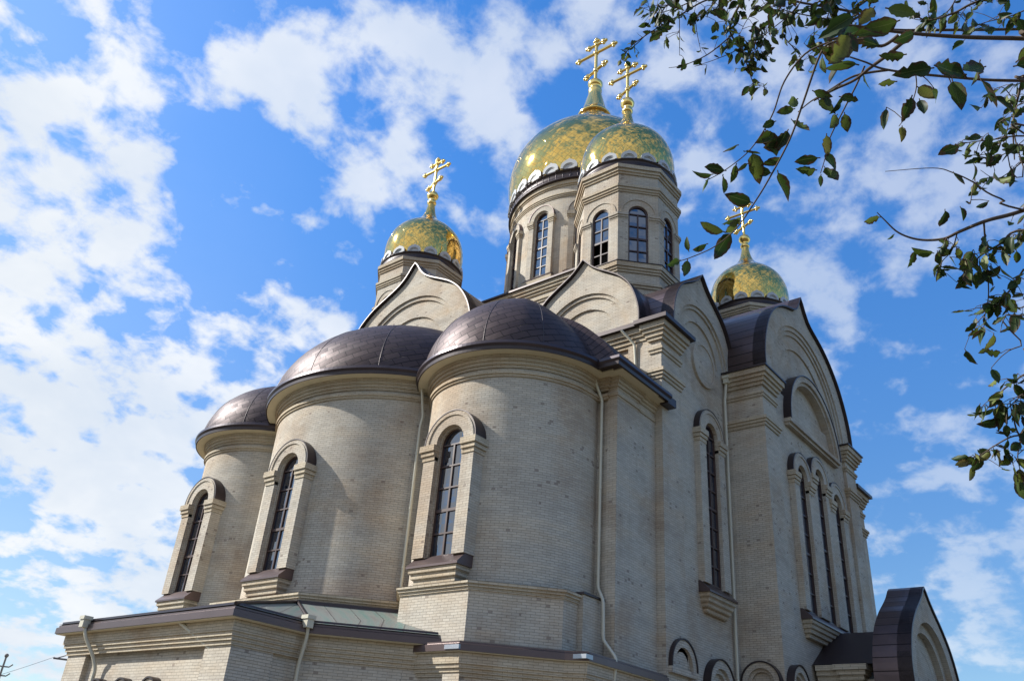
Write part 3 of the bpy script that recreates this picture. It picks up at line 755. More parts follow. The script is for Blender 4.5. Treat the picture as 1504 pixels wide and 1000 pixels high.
# --- low podium and the altar block in front
def low_eave(path, z, parent_name, wall_z0=0, ov=.43, gut=True, steps=True):
    c = MB(); sweep(c, path, bands((0.05, z - .84, z - .74), (0.10, z - .74, z - .64), (0.15, z - .64, z - .54), (0.19, z - .54, z - .25)))
    o = part('low_cornice', c, 'moulding_brick')
    s = MB(); sweep(s, path, [(-.06, z - .26), (ov - .03, z - .26), (ov - .03, z - .21), (-.06, z - .21)]); part('soffit', s, 'soffit', o)
    f = MB(); sweep(f, path, [(-.05, z - .21), (ov - .02, z - .21), (ov - .02, z - .24), (ov, z - .24), (ov, z - .07), (ov - .05, z - .04), (ov - .05, z), (-.05, z + .05)]); part('eave_fascia', f, 'fascia', o)
    if gut:
        g = MB(); sweep(g, path, [(ov - .16, z - .02), (ov - .10, z - .02), (ov - .10, z + .11), (ov - .16, z + .11)]); part('gutter', g, 'gutter_metal', o)
    return o
amb = [(-5.6, D - 3.62), (-8.35, 14.87), (-10.5, 14.87), (-10.5, 6.42), (-8.35, 6.42), (-5.6, 3.65)]
amb[0] = (-5.6, 14.87 + 2.75)
m = MB(); m.prism([(-10.34, 14.8), (-10.34, 6.5), (-8.35, 6.5), (-8.35, 6.42), (-5.6, 3.67), (-1, 3.67), (-1, 17.6), (-5.6, 17.6), (-8.35, 14.85), (-8.35, 14.8)], 0, 5.4, top=False)
part('altar_block_wall', m, 'brick')
for y0, y1 in ((6.42, 7.55), (13.75, 14.87)):
    m = MB(); m.box(-10.5, -9.2, y0, y1, 0, 5.3); part('pilaster', m, 'brick')
low_eave(amb, 5.46, 'altar')
# roof skirt rising from that eave to the central base
E_ = offset_path(amb, .40); ap = 5.5; h = ap * math.tan(R_(22.5))
Bp = [(X2 - h, Y2 + ap), (X2 - ap, Y2 + h), (X2 - ap, Y2 + h), (X2 - ap, Y2 - h), (X2 - ap, Y2 - h), (X2 - h, Y2 - ap)]
m = MB()
for i in range(5):
    a, b = (*E_[i], 5.49), (*E_[i + 1], 5.49); c_, d_ = (*Bp[i + 1], 6.42), (*Bp[i], 6.42)
    ln = (Vector(b) - Vector(a)).length
    if (Vector(c_) - Vector(d_)).length < .01: m.face([a, b, c_], [(0, 0), (ln, 0), (ln / 2, 2.5)])
    else: m.face([a, b, c_, d_], [(0, 0), (ln, 0), (ln, 2.5), (0, 2.5)])
part('skirt_roof', m, 'patina_sheet')
m = MB(); sweep(m, [Bp[0], Bp[1], Bp[3], Bp[5]], [(-.02, 6.34), (.07, 6.34), (.05, 6.5), (-.02, 6.5)]); part('skirt_flashing', m, 'dark_metal')
for k, (pa, pb, rr) in enumerate((((*E_[4], 5.52), (*Bp[4], 6.45), .05), ((*E_[3], 5.52), (*Bp[3], 6.45), .05))):
    m = MB(); m.tube([pa, pb], rr, 6); part('hip_ridge', m, 'dark_metal')
h = 3.2 * math.tan(R_(22.5))
pod = [(XA - 3.2, YA + h), (XA - 3.2, YA - h), (XA - h, YA - 3.2), (-4.15, .72), (-3.95, .25), (.05, .25)]
m = MB(); m.prism(pod + [(.05, 3), (-3, 5.5)], 0, 5.0); part('podium_wall', m, 'brick')
low_eave(pod, 5.26, 'podium', ov=.30, gut=False)
podn = [(x, D - y) for x, y in reversed(pod)]
m = MB(); m.prism(podn + [(-3, D - 5.5), (.05, D - 3)], 0, 5.0); part('podium_wall', m, 'brick')
# small pilasters on the podium corners with bright flashing above
F1 = Fr((XA - 3.2, 0), (0, -1))
m = MB(); fbox(m, F1, -(YA - h) - .55, -(YA - h) + .03, 0, 4.96, -.1, .07); o = part('pilaster', m, 'brick')
m = MB(); fbox(m, F1, -(YA - h) - .35, -(YA - h) + .16, 5.05, 5.16, .0, .33); part('flashing', m, 'bright_metal', o)
m = MB(); m.box(-4.32, -4.0, -.06, .42, 5.06, 5.17); part('flashing', m, 'bright_metal')
# three little hood arches low on the altar block front
F2 = Fr((-10.34, 0), (0, -1))
for y in (12.55, 11.2, 9.75):
    blind(F2, -y, 3.88, .36, 2.0)

# --- turrets
def onion(cx, cy, prof, n, vtile):
    m = MB(); P = smooth_prof(prof, 5); rows = []; uvs = []; acc = 0; rm = max(r for r, z in prof)
    for i, (r, z) in enumerate(P):
        if i: acc += math.hypot(r - P[i - 1][0], z - P[i - 1][1])
        rows.append([(cx + r * math.cos(2 * math.pi * k / n), cy + r * math.sin(2 * math.pi * k / n), z) for k in range(n)])
        uvs.append([(k / n * vtile, acc) for k in range(n + 1)])
    m.grid(rows, uvs, True, True); return m
def lathe(m, cx, cy, prof, n=24):
    acc = 0; rows = []; uvs = []
    for i, (r, z) in enumerate(prof):
        if i: acc += math.hypot(r - prof[i - 1][0], z - prof[i - 1][1])
        rows.append([(cx + r * math.cos(2 * math.pi * k / n), cy + r * math.sin(2 * math.pi * k / n), z) for k in range(n)])
        uvs.append([(k / n * 6, acc) for k in range(n + 1)])
    m.grid(rows, uvs, True, True)
def cross(cx, cy, z0, z1, main, zm, up, zu, low, zl0, zl1, t, parent):
    m = MB(); b = t * .62
    def bar(p, q):
        m.tube([p, q], b, 6)
    bar((cx, cy, z0 - .1), (cx, cy, z1))
    bar((cx, cy - main, zm), (cx, cy + main, zm)); bar((cx, cy - up, zu), (cx, cy + up, zu)); bar((cx, cy - low, zl1), (cx, cy + low, zl0))
    e = t * 1.05
    for (y, z, dy, dz) in ((cy - main, zm, -1, 0), (cy + main, zm, 1, 0), (cy - up, zu, -1, 0), (cy + up, zu, 1, 0), (cy - low, zl1, -1, .3), (cy + low, zl0, 1, -.3), (cy, z1, 0, 1)):
        m.ball((cx, y, z), e, 8); m.ball((cx, y + dy * e, z + dz * e), e * .62, 8)
        m.ball((cx, y + dz * e * .8, z + dy * e * .8), e * .62, 8); m.ball((cx, y - dz * e * .8, z - dy * e * .8), e * .62, 8)
    for z in (zm, zu, (zl0 + zl1) / 2): m.ball((cx, cy, z), e * 1.05, 8)
    return part('cross', m, 'gold_plain', parent)
def petal_mesh(w, hgt, t):
    m = MB(); F = Fr((0, 0), (1, 0)); h = w / 2
    prof = smooth_prof([(h, 0), (h * .97, hgt * .35), (h * .78, hgt * .62), (h * .42, hgt * .80), (h * .14, hgt * .88), (0, hgt)], 3)
    out = keel(prof, 0, 20); inn = semi(0, 0, h * .72, 20); inn2 = semi(0, 0, h * .58, 20)
    fring(m, F, out, inn, 0, t); fring(m, F, inn, inn2, 0, t * .55); m.face([F(a, z, t * .2) for a, z in inn2])
    me = m.obj('petal', 'white_enamel'); return me
def petals(cx, cy, r, z, count, w, hgt, parent, lean=0.0):
    first = petal_mesh(w, hgt, .09)
    for k in range(count):
        o = first if k == 0 else first.copy()
        if k: col.objects.link(o)
        a = 2 * math.pi * (k + .5) / count
        o.parent = parent; o.location = (cx + r * math.cos(a), cy + r * math.sin(a), z)
        o.rotation_euler = (-lean, 0, a + math.pi / 2)
SMALL = [(2.12, 27.5), (2.22, 28.1), (2.27, 28.7), (2.22, 29.3), (2.03, 29.9), (1.68, 30.4), (1.22, 30.8), (0.82, 31.15), (0.53, 31.5), (0.35, 31.9), (0.25, 32.35), (.20, 32.75)]
def octa(cx, cy, R): return [(cx + R * math.cos(R_(22.5 + 45 * k)), cy + R * math.sin(R_(22.5 + 45 * k))) for k in range(8)]
def arch_panel(m, fm, a0, a1, z0, z1, ac, hw, zsill, zspr, depth, nside=2, narch=16):
    A = [a0 + (ac - hw - a0) * i / nside for i in range(nside)] + [ac - hw * math.cos(math.pi * i / narch) for i in range(narch + 1)] + [ac + hw + (a1 - ac - hw) * (i + 1) / nside for i in range(nside)]
    ht = lambda a: zspr + math.sqrt(max(0, hw * hw - (a - ac) ** 2))
    for a, b in zip(A, A[1:]):
        q = lambda zl, zh, zl2, zh2: m.face([fm(a, zl, 0), fm(b, zl2, 0), fm(b, zh2, 0), fm(a, zh, 0)], [(a, zl), (b, zl2), (b, zh2), (a, zh)])
        if a >= ac - hw - 1e-6 and b <= ac + hw + 1e-6:
            if zsill > z0: q(z0, zsill, z0, zsill)
            q(ht(a), z1, ht(b), z1)
            m.face([fm(a, ht(a), 0), fm(b, ht(b), 0), fm(b, ht(b), -depth), fm(a, ht(a), -depth)])
        else: q(z0, z1, z0, z1)
    for a in (ac - hw, ac + hw): m.face([fm(a, zsill, 0), fm(a, zspr, 0), fm(a, zspr, -depth), fm(a, zsill, -depth)])
    m.face([fm(ac - hw, zsill, 0), fm(ac + hw, zsill, 0), fm(ac + hw, zsill, -depth), fm(ac - hw, zsill, -depth)])
def turret(cx, cy, detailed=True):
    RR = 2.36; V = octa(cx, cy, RR); m = MB(); ap = RR * math.cos(R_(22.5)); hwf = RR * math.sin(R_(22.5))
    m.prism(V, 15, 21.6, bot=False, top=False); m.prism(V, 25.3, 27.2, bot=False, top=False)
    frames = []
    for k in range(8):
        a = R_(45 * k); n = Vector((math.cos(a), math.sin(a))); u = Vector((-math.sin(a), math.cos(a)))
        F = Fr((cx + n.x * ap, cy + n.y * ap), (u.x, u.y)); frames.append(F)
        arch_panel(m, F, -hwf, hwf, 21.6, 25.3, 0, .44, 22.0, 24.6, .2, 1, 18)
    o = part('turret_wall', m, 'brick')
    q = MB(); q.prism(octa(cx, cy, 1.55), 21, 26); part('turret_shade_core', q, 'interior_shade', o)  # dark core added in the hollow turret, so the open window looks unlit
    c = MB()
    sweep(c, V, bands((.06, 20.72, 20.84), (.12, 20.84, 20.95)), True); part('string_course', c, 'moulding_brick', o)
    c = MB(); sweep(c, V, bands((.06, 21.45, 21.56), (.11, 21.56, 21.68), (.17, 21.68, 21.9)), True); part('string_course', c, 'moulding_brick', o)
    c = MB(); sweep(c, V, bands((.05, 25.72, 25.82), (.10, 25.82, 25.94), (.15, 25.94, 26.08)), True); part('string_course', c, 'moulding_brick', o)
    c = MB(); sweep(c, V, bands((.06, 26.72, 26.84), (.12, 26.84, 26.98), (.19, 26.98, 27.18)), True); part('turret_cornice', c, 'moulding_brick', o)
    for k in range(8):
        F = frames[k]; G = frames[(k + 1) % 8]
        p = [F(.47, 0), V[k], G(-.47, 0)]; p = [(v[0], v[1]) for v in p]
        c = MB(); sweep(c, p, bands((.04, 24.22, 24.30), (.08, 24.30, 24.39), (.12, 24.39, 24.52)))
        sweep(c, p, bands((.025, 22.0, 24.22)))
        part('corner_pier', c, 'brick', o)
        c = MB(); fring(c, F, semi(0, 24.6, .80, 20), semi(0, 24.6, .74, 20), -.02, .035, False); part('archivolt', c, 'brick', o)
    t = MB(); sweep(t, V, [(-.05, 21.9), (.2, 21.9), (.2, 21.93), (-.05, 21.99)], True); part('ledge_flashing', t, 'dark_metal', o)
    for k, F in enumerate(frames):
        op = (k == 4 and cx < 10 and cy < 10)
        w = MB()
        add_grid_pane(F, 0, .43, 22.0, 24.6, -.12, o, 4, open_below=23.3 if op else None)
    g = MB(); lathe(g, cx, cy, [(2.1, 27.16), (2.36, 27.18), (2.36, 27.3), (2.3, 27.34), (2.3, 27.56), (2.36, 27.58), (2.36, 27.62), (2.0, 27.66)], 64); part('gutter_ring', g, 'dark_metal', o)
    d = part('dome', onion(cx, cy, SMALL, 72, 14.28), 'gold_tile')
    petals(cx, cy, 2.27, 27.62, 16, .74, .50, d, 0.04)
    f = MB(); lathe(f, cx, cy, [(.19, 32.6), (.27, 32.68), (.28, 32.8), (.21, 32.9), (.17, 32.95), (.24, 33.05), (.34, 33.18), (.36, 33.3), (.29, 33.48), (.12, 33.58), (.03, 33.62)]); part('finial', f, 'gold_plain', d)
    cross(cx, cy, 33.6, 36.12, .95, 35.33, .42, 35.83, .45, 34.06, 34.48, .135, d)
TP = 3.81
for x, y in ((TP, TP), (TP, D - TP), (W - TP, TP), (W - TP, D - TP)): turret(x, y)

# --- central drum and dome
MX, MY, RD = W / 2, D / 2, 4.75
m = MB(); s5 = 5.45; m.box(MX - s5, MX + s5, MY - s5, MY + s5, 16.5, 25.0); o = part('drum_base', m, 'brick')
sq = [(MX - s5, MY - s5), (MX + s5, MY - s5), (MX + s5, MY + s5), (MX - s5, MY + s5)]
c = MB(); sweep(c, sq, bands((.06, 24.1, 24.22), (.12, 24.22, 24.36)), True); part('string_course', c, 'moulding_brick', o); c = MB(); sweep(c, sq, bands((.08, 24.6, 24.74), (.16, 24.74, 24.9), (.24, 24.9, 25.1)), True); part('base_moulding', c, 'moulding_brick', o)
c = MB(); sweep(c, sq, [(-.3, 25.1), (.36, 25.1), (.36, 25.2), (-.3, 25.5)], True); part('roof_edge', c, 'dark_metal', o)
m = MB(); step = 2 * math.pi / 12
def drum_map(k):
    base_a = math.pi + step * k
    return lambda a, z, c: (MX + (RD + c) * math.cos(base_a + a / RD), MY + (RD + c) * math.sin(base_a + a / RD), z)
for k in range(12):
    fm = drum_map(k); h = RD * step / 2
    arch_panel(m, fm, -h, h, 25.0, 31.4, 0, .44, 26.4, 30.15, .22, 5, 16)
n = 96
m.grid([[(MX + RD * math.cos(2 * math.pi * i / n), MY + RD * math.sin(2 * math.pi * i / n), z) for i in range(n)] for z in (31.4, 32.7)], [[(RD * 2 * math.pi * i / n, z) for i in range(n + 1)] for z in (31.4, 32.7)], True, True)
drum = part('drum_wall', m, 'brick')
q = MB(); lathe(q, MX, MY, [(4.1, 24), (4.1, 33)], 36); part('drum_core', q, 'interior_shade', drum)
ring = arc(MX, MY, RD, 0, 360, 96)[:-1]
c = MB(); sweep(c, ring, bands((.04, 31.3, 31.38), (.08, 31.38, 31.48), (.12, 31.48, 31.56)), True); part('string_course', c, 'moulding_brick', drum); c = MB(); sweep(c, ring, bands((.05, 32.05, 32.15), (.12, 32.15, 32.4)), True); part('drum_cornice', c, 'moulding_brick', drum)
g = MB(); lathe(g, MX, MY, [(4.6, 32.36), (5.02, 32.4), (5.02, 32.5), (4.94, 32.54), (4.94, 32.98), (5.02, 33.0), (5.02, 33.06), (4.6, 33.1)], 96); part('gutter_ring', g, 'dark_metal', drum)
g = MB()
for k in range(72):
    a = 2 * math.pi * k / 72; g.tube([(MX + 4.945 * math.cos(a), MY + 4.945 * math.sin(a), z) for z in (32.54, 33.0)], .018, 5)
part('gutter_seam', g, 'gutter_metal', drum)
for k in range(12):
    a = math.pi + step * k; n_ = Vector((math.cos(a), math.sin(a))); u_ = Vector((-math.sin(a), math.cos(a)))
    F = Fr((MX + n_.x * RD, MY + n_.y * RD), (u_.x, u_.y))
    s = MB()
    fbox(s, F, -.83, -.52, 26.3, 30.1, -.12, .10); fbox(s, F, .52, .83, 26.3, 30.1, -.12, .10)
    fring(s, F, semi(0, 30.15, .83, 24), semi(0, 30.15, .52, 24), -.12, .10, False)
    w = part('drum_window', s, 'brick', church)
    for sg in (-1, 1):
        c = MB()
        for e, za, zb in ((.03, 29.68, 29.78), (.06, 29.78, 29.88), (.10, 29.88, 30.1)):
            lo, hi = sorted((sg * (.52 - e * .3), sg * (.83 + e))); fbox(c, F, lo, hi, za, zb, -.12, .10 + e)
        part('capital', c, 'moulding_brick', w)
    c = MB(); fbox(c, F, -.98, .98, 25.86, 26.1, -.15, .22); fbox(c, F, -.94, .94, 25.7, 25.86, -.15, .15)
    part('corbel', c, 'moulding_brick', w)
    f = MB(); fring(f, F, semi(0, 30.15, .865, 24), semi(0, 30.15, .832, 24), -.12, .13); 
    f.face([F(-1.0, 26.1, .24), F(1.0, 26.1, .24), F(.9, 26.36, .02), F(-.9, 26.36, .02)]); f.face([F(-1, 26.1, .24), F(-.9, 26.36, .02), F(-1, 26.1, -.1)]); f.face([F(1, 26.1, .24), F(.9, 26.36, .02), F(1, 26.1, -.1)])
    part('hood_flashing', f, 'fascia', w)
    add_grid_pane(F, 0, .43, 26.4, 30.15, -.14, w, 6)
BIG = [(4.8, 33.0), (5.1, 34.0), (5.2, 35.0), (5.1, 36.0), (4.8, 36.9), (4.25, 37.8), (3.5, 38.6), (2.65, 39.4), (1.9, 40.1), (1.4, 40.8), (.95, 41.55)]
d = part('dome', onion(MX, MY, BIG, 120, 32.76), 'gold_tile')
petals(MX, MY, 5.0, 33.08, 28, 0.98, .72, d, 0.05)
f = MB(); lathe(f, MX, MY, [(.9, 41.45), (1.1, 41.5), (1.12, 41.6), (.95, 41.75), (.78, 42.25), (.62, 42.9), (.48, 43.5), (.42, 43.8), (.46, 43.9), (.46, 44.05), (.38, 44.15), (.32, 44.25), (.42, 44.35), (.5, 44.52), (.5, 44.66), (.4, 44.82), (.15, 44.92), (.04, 44.96)], 32); part('finial', f, 'gold_plain', d)
cross(MX, MY, 44.9, 48.8, 1.42, 47.62, .6, 48.42, .68, 45.66, 46.2, .19, d)
# roof slopes filling between vaults and drum
m = MB(); m.box(1.2, W - 1.2, 1.2, D - 1.2, 17.2, 18.2); part('nave_roof', m, 'roof_seam')

# --- porch on the south side
FP = Fr((0, -4.85), (1, 0)); PC = 10.72
PP = [(3.06, 5.9), (3.05, 6.6), (2.78, 7.3), (2.36, 7.9), (1.65, 8.5), (0.9, 8.98), (.45, 9.3), (.15, 9.58), (0, 9.68)]
m = MB(); m.box(PC - 2.9, PC + 2.9, -4.2, -3.65, 0, 6.3); m.box(8.6, 12.9, -3.7, TY, 0, 6.3); m.box(8.45, 9.3, -2.95, -2.4, 0, 6.3); o = part('porch_wall', m, 'brick')
gable(FP, PC, PP, [2.45, 2.1, 1.55, 1.25], 1.2, 0.0, 0.22, over=.06, thick=.1, zc=6.0)
c = MB(); sweep(c, [(8.6, TY), (8.6, -2.4), (8.45, -2.4), (8.45, -2.95), (8.9, -2.95)], bands((.06, 6.1, 6.24), (.14, 6.24, 6.4), (.22, 6.4, 6.56), (.3, 6.56, 6.74))); part('cornice', c, 'moulding_brick', o)
m = MB()
for sg in (-1, 1):
    a = [(PC + sg * 2.4, TY + .1, 6.76), (PC + sg * 2.4, -3.7, 6.76), (PC + sg * .05, -3.7, 8.25), (PC + sg * .05, TY + .1, 8.25)]
    m.face(a if sg > 0 else list(reversed(a)))
m.face([(PC - .05, TY, 8.25), (PC - .05, -3.7, 8.25), (PC + .05, -3.7, 8.25), (PC + .05, TY, 8.25)])
m.face([(PC - 2.4, TY, 6.755), (PC + 2.4, TY, 6.755), (PC + 2.4, -3.7, 6.755), (PC - 2.4, -3.7, 6.755)])
part('porch_roof', m, 'dark_metal', o)
FPw = Fr((0, -4.2), (1, 0)); blind(FPw, 9.1, 7.0, .75, 5.0)

# --- rainwater pipes
def pipe(pts, r=.05, head=None, brackets=True):
    P = [Vector(p) for p in pts]; fine = []
    for i, p in enumerate(P):
        if 0 < i < len(P) - 1:
            a = (P[i - 1] - p); b = (P[i + 1] - p); k = min(.09, a.length / 3, b.length / 3)
            fine += [p + a.normalized() * k, p + (a.normalized() + b.normalized()) * k * .28, p + b.normalized() * k]
        else: fine.append(p)
    m = MB(); m.tube(fine, r, 10)
    o = part('drainpipe', m, 'pipe_paint')
    if brackets:
        b = MB()
        for a, c in zip(P, P[1:]):
            n = int((c - a).length / 1.9)
            for i in range(n):
                q = a.lerp(c, (i + .5) / n); d = (c - a).normalized(); b.tube([q - d * .03, q + d * .03], r * 1.22, 10)
        if b.f: part('pipe_collar', b, 'pipe_paint', o)
    if head:
        h = MB(); x, y, z = head; h.prism([(x - .11, y - .11), (x + .11, y - .11), (x + .11, y + .11), (x - .11, y + .11)], z - .12, z + .14); h.prism([(x - .14, y - .14), (x + .14, y - .14), (x + .14, y + .14), (x - .14, y + .14)], z + .1, z + .2); part('rain_head', h, 'pipe_paint', o)
    return o
pipe([(-2.95, .88, 14.15), (-2.78, .86, 13.75), (-2.55, .79, 13.3), (-2.55, .79, 7.3), (-2.75, .47, 6.86), (-2.75, .45, 5.8), (-2.75, .02, 5.3), (-2.75, .05, 4.9), (-2.75, .2, 4.2)], .048)
pipe([(-5.13, 6.55, 14.0), (-4.95, 6.5, 13.0), (-5.0, 6.52, 12.6), (-4.93, 6.48, 6.9)], .05)
pipe([(5.2, -.05, 17.0), (5.1, .0, 16.2), (4.85, .0, 4.0)], .055, (5.2, -.08, 17.1))
pipe([(-.4, 1.42, 17.15), (-.08, 1.05, 16.6), (-.02, 1.0, 15.0)], .05)
pipe([(-8.62, 5.95, 5.4), (-8.55, 6.0, 5.15), (-8.5, 6.2, 4.45), (-8.5, 6.22, 2.0)], .05, (-8.64, 5.95, 5.45), False)
pipe([(-10.98, 13.4, 5.4), (-10.9, 13.3, 5.05), (-10.6, 13.05, 4.5), (-10.5, 12.95, 4.2), (-10.5, 12.95, 1.0)], .055, (-10.99, 13.4, 5.42), False)
pipe([(-10.8, 8.75, 5.3), (-10.45, 7.35, 4.55)], .05, None, False)

# ------------------------------------------------------------------ ground
m = MB(); m.face([(-3000, -3000, 0), (3000, -3000, 0), (3000, 3000, 0), (-3000, 3000, 0)])
g = m.obj('ground', 'ground_earth'); g['kind'] = 'structure'
m = MB(); m.prism([(-18, -12), (32, -12), (32, 30), (-18, 30)], -.3, .05); g = m.obj('pavement', 'paving'); g['kind'] = 'structure'

random.seed(3)  # unseen trees behind the camera, added for reflections and to block low sky light
m = MB()
for k in range(1500):
    a = R_(random.uniform(165, 300)); rr = random.uniform(62, 74); hh = 9 + 3.5 * math.sin(a * 9) + 2 * math.sin(a * 23 + 1)
    c = Vector((8 + rr * math.cos(a), 8 + rr * math.sin(a), random.uniform(.3, max(3, hh))))
    u = Vector((random.gauss(0, 1), random.gauss(0, 1), random.gauss(0, 1))).normalized() * random.uniform(1.0, 2.2); v = u.orthogonal().normalized() * random.uniform(.9, 2.0)
    m.face([c - u, c - v * .8, c + u, c + v])
tl = m.obj('unseen_treeline', 'leaf_mass'); tl['kind'] = 'stuff'

# ------------------------------------------------------------------ power pole and mast far behind
pole = bpy.data.objects.new('power_pole', None); col.objects.link(pole); pole.location = (8.2, 55.3, 0)
pole['label'] = 'distant power pole crossarm peeking out behind the left end of the low brick wall'; pole['category'] = 'power pole'
def rel(o, mb): 
    mb.v = [(x - o.location.x, y - o.location.y, z - o.location.z) for x, y, z in mb.v]; return mb
m = MB(); m.tube([(8.35, 55.25, 0), (8.35, 55.25, 9.3)], .13, 8); part('post', rel(pole, m), 'pole_wood', pole)
m = MB(); m.tube([(7.25, 55.7, 8.62), (9.4, 54.8, 8.62)], .07, 6); m.tube([(7.5, 55.55, 8.66), (8.3, 55.3, 9.05)], .04, 6); part('crossarm', rel(pole, m), 'pole_wood', pole)
mast = bpy.data.objects.new('mast', None); col.objects.link(mast); mast.location = (-2.95, 38.32, 0)
mast['label'] = 'slim dark mast with a knob on top at the lower left, away from the church'; mast['category'] = 'mast'
m = MB(); m.tube([(-2.95, 38.32, 0), (-2.95, 38.32, 6.55)], .06, 8, [.09, .05]); part('shaft', rel(mast, m), 'pole_wood', mast)
m = MB(); m.ball((-2.95, 38.32, 6.6), .11, 10); part('knob', rel(mast, m), 'pole_wood', mast)
m = MB()
for z in (6.05, 5.6): m.tube([(-3.15, 38.5, z + .02), (-2.95, 38.32, z), (-2.72, 38.12, z), (-2.6, 38.02, z + .14)], .035, 6)
part('side_arm', rel(mast, m), 'pole_wood', mast)
wire = MB(); a = Vector((7.3, 55.65, 8.7)); b = Vector((-10, 45, 2.2))
wire.tube([a.lerp(b, t / 16) + Vector((0, 0, -1.2 * 4 * t / 16 * (1 - t / 16) * .3)) for t in range(17)], .014, 5)
wo = wire.obj('power_line', 'cable'); wo['label'] = 'thin power line sagging down from the distant crossarm'; wo['category'] = 'wire'

# ------------------------------------------------------------------ elm tree whose branches reach into the view
random.seed(7)
def P(x, y, dist):
    d = CF * FPX + CR * (x - 752) - CU * (y - 500); d.normalize(); return CAM + d * dist
tree = bpy.data.objects.new('elm_tree', None); col.objects.link(tree)
TB = CAM + Vector((CR.x, CR.y, 0)).normalized() * 4.2 + Vector((CF.x, CF.y, 0)).normalized() * 2.2; TB.z = 0
tree.location = TB
tree['label'] = 'elm with sparse browning leaves whose thin branches hang into the sky at upper right'; tree['category'] = 'tree'
br = MB(); lv = MB(); twg = MB()
def curve(pts, n=6):
    P_ = [Vector(p) for p in pts]; out = []
    for i in range(len(P_) - 1):
        p0 = P_[max(0, i - 1)]; p1 = P_[i]; p2 = P_[i + 1]; p3 = P_[min(len(P_) - 1, i + 2)]
        for k in range(n):
            t = k / n; out.append(0.5 * ((2 * p1) + (p2 - p0) * t + (2 * p0 - 5 * p1 + 4 * p2 - p3) * t * t + (3 * p1 - p0 - 3 * p2 + p3) * t ** 3))
    out.append(P_[-1]); return out
def limb(px, d, r0, r1, leaves=0, size=.06, jit=.0, base=None, t0=.0, droop=.6):
    """px: picture-plane sketch (x, y, [distance]) turned into a branch in space"""
    pts = [P(q[0], q[1], q[2] if len(q) > 2 else d) for q in px]
    if base is not None: pts = [base] + pts
    c = curve(pts, 6); n = len(c)
    rr = [r0 + (r1 - r0) * i / (n - 1) for i in range(n)]
    wob = [p + Vector((random.uniform(-1, 1), random.uniform(-1, 1), random.uniform(-1, 1))) * jit for p in c]
    wob[0] = c[0]; wob[-1] = c[-1]
    br.tube(wob, r0, 6, rr)
    for _ in range(leaves):
        t = t0 + (1 - t0) * random.random(); k = t * (n - 1); i = min(int(k), n - 2); p = wob[i].lerp(wob[i + 1], k - i)
        if random.random() < .6:
            q = p + Vector((random.gauss(0, 1), random.gauss(0, 1), random.gauss(-.3, .8))).normalized() * random.uniform(.2, 1.5) * size
            br.tube([p, p.lerp(q, .5) + Vector((0, 0, .1 * size)), q], .0012, 4, [.0014, .0012, .0009], False); p = q
        leaf(p, (wob[i + 1] - wob[i]).normalized(), size * random.uniform(.6, 1.2), droop)
    return wob
def leaf(p, along, L_, droop=.6, dirn=None, nrm=None):
    if dirn is None:
        dirn = (along * random.uniform(0.0, .9) + Vector((random.gauss(0, .6), random.gauss(0, .6), random.gauss(0, .45) - droop))).normalized()
    nrm = nrm or Vector((random.gauss(0, 1), random.gauss(0, 1), random.gauss(0, 1)))
    sd = dirn.cross(nrm).normalized(); up = sd.cross(dirn).normalized()
    w = L_ * random.uniform(.22, .30); curl = random.uniform(-.45, .6); fold = random.uniform(.1, .8); tw = random.uniform(-1.1, 1.1)
    prof = [(0, .03), (.04, .26), (.10, .55), (.18, .78), (.28, .93), (.38, 1.0), (.48, 1.0), (.58, .94), (.67, .84), (.76, .69), (.84, .51), (.91, .31), (.96, .15), (1, .02)]
    st = L_ * .10; o = p + dirn * st
    rows = []; uvs = []
    bite = random.random() < .45; ku = random.randint(0, 60); kv = random.randint(0, 60)
    for j, (t, ww) in enumerate(prof):
        c = o + dirn * (L_ * t) + up * (curl * L_ * t * t)
        a = tw * t; s2 = sd * math.cos(a) + up * math.sin(a); u2 = up * math.cos(a) - sd * math.sin(a)
        tooth = 1 + (.035 if j % 2 else -.03)
        wl, wr = w * ww * tooth, w * ww * tooth * random.uniform(.85, 1.1)
        if bite and random.random() < .3: wr *= random.uniform(.5, .85)
        if bite and random.random() < .2: wl *= random.uniform(.55, .9)
        rows.append([c - s2 * wl + u2 * wl * fold, c - s2 * wl * .5 + u2 * wl * fold * .38, c, c + s2 * wr * .5 + u2 * wr * fold * .38, c + s2 * wr + u2 * wr * fold])
        tv = kv + .005 + t * .99; uvs.append([(ku + .005, tv), (ku + .25, tv), (ku + .5, tv), (ku + .75, tv), (ku + .995, tv)])
    lv.grid(rows, uvs, True)
    br.tube([p, o + dirn * L_ * .02], .0012 + L_ * .006, 4, None, False)
def sprig(p, dirn, n, size, L_):
    q = p + dirn * L_ + Vector((0, 0, -.25 * L_)); c = curve([p, p.lerp(q, .5) + Vector((random.gauss(0, .06), random.gauss(0, .06), .05)) * L_, q], 5)
    br.tube(c, .002, 5, [.0026 - .0016 * i / (len(c) - 1) for i in range(len(c))])
    for i in range(n):
        t = (i + .6) / n; k = t * (len(c) - 1); j = min(int(k), len(c) - 2); leaf(c[j].lerp(c[j + 1], k - j), dirn, size * random.uniform(.7, 1.15), .55)
# trunk and limbs, outside the frame to the right
top = P(1900, 260, 4.2)
tr = MB(); trunk_pts = curve([TB, TB + Vector((.05, .02, 1.5)), TB + Vector((.0, .12, 3.0)), TB + Vector((.15, .1, 4.8)), TB + Vector((.1, .2, 7.5))], 5)
tr.tube(trunk_pts, .16, 12, [.17 - .13 * i / (len(trunk_pts) - 1) for i in range(len(trunk_pts))])
tb1 = TB + Vector((.0, .12, 3.1)); tb2 = TB + Vector((.1, .1, 4.2)); tb0 = TB + Vector((.02, .08, 2.5))
bs = dict(base=None)
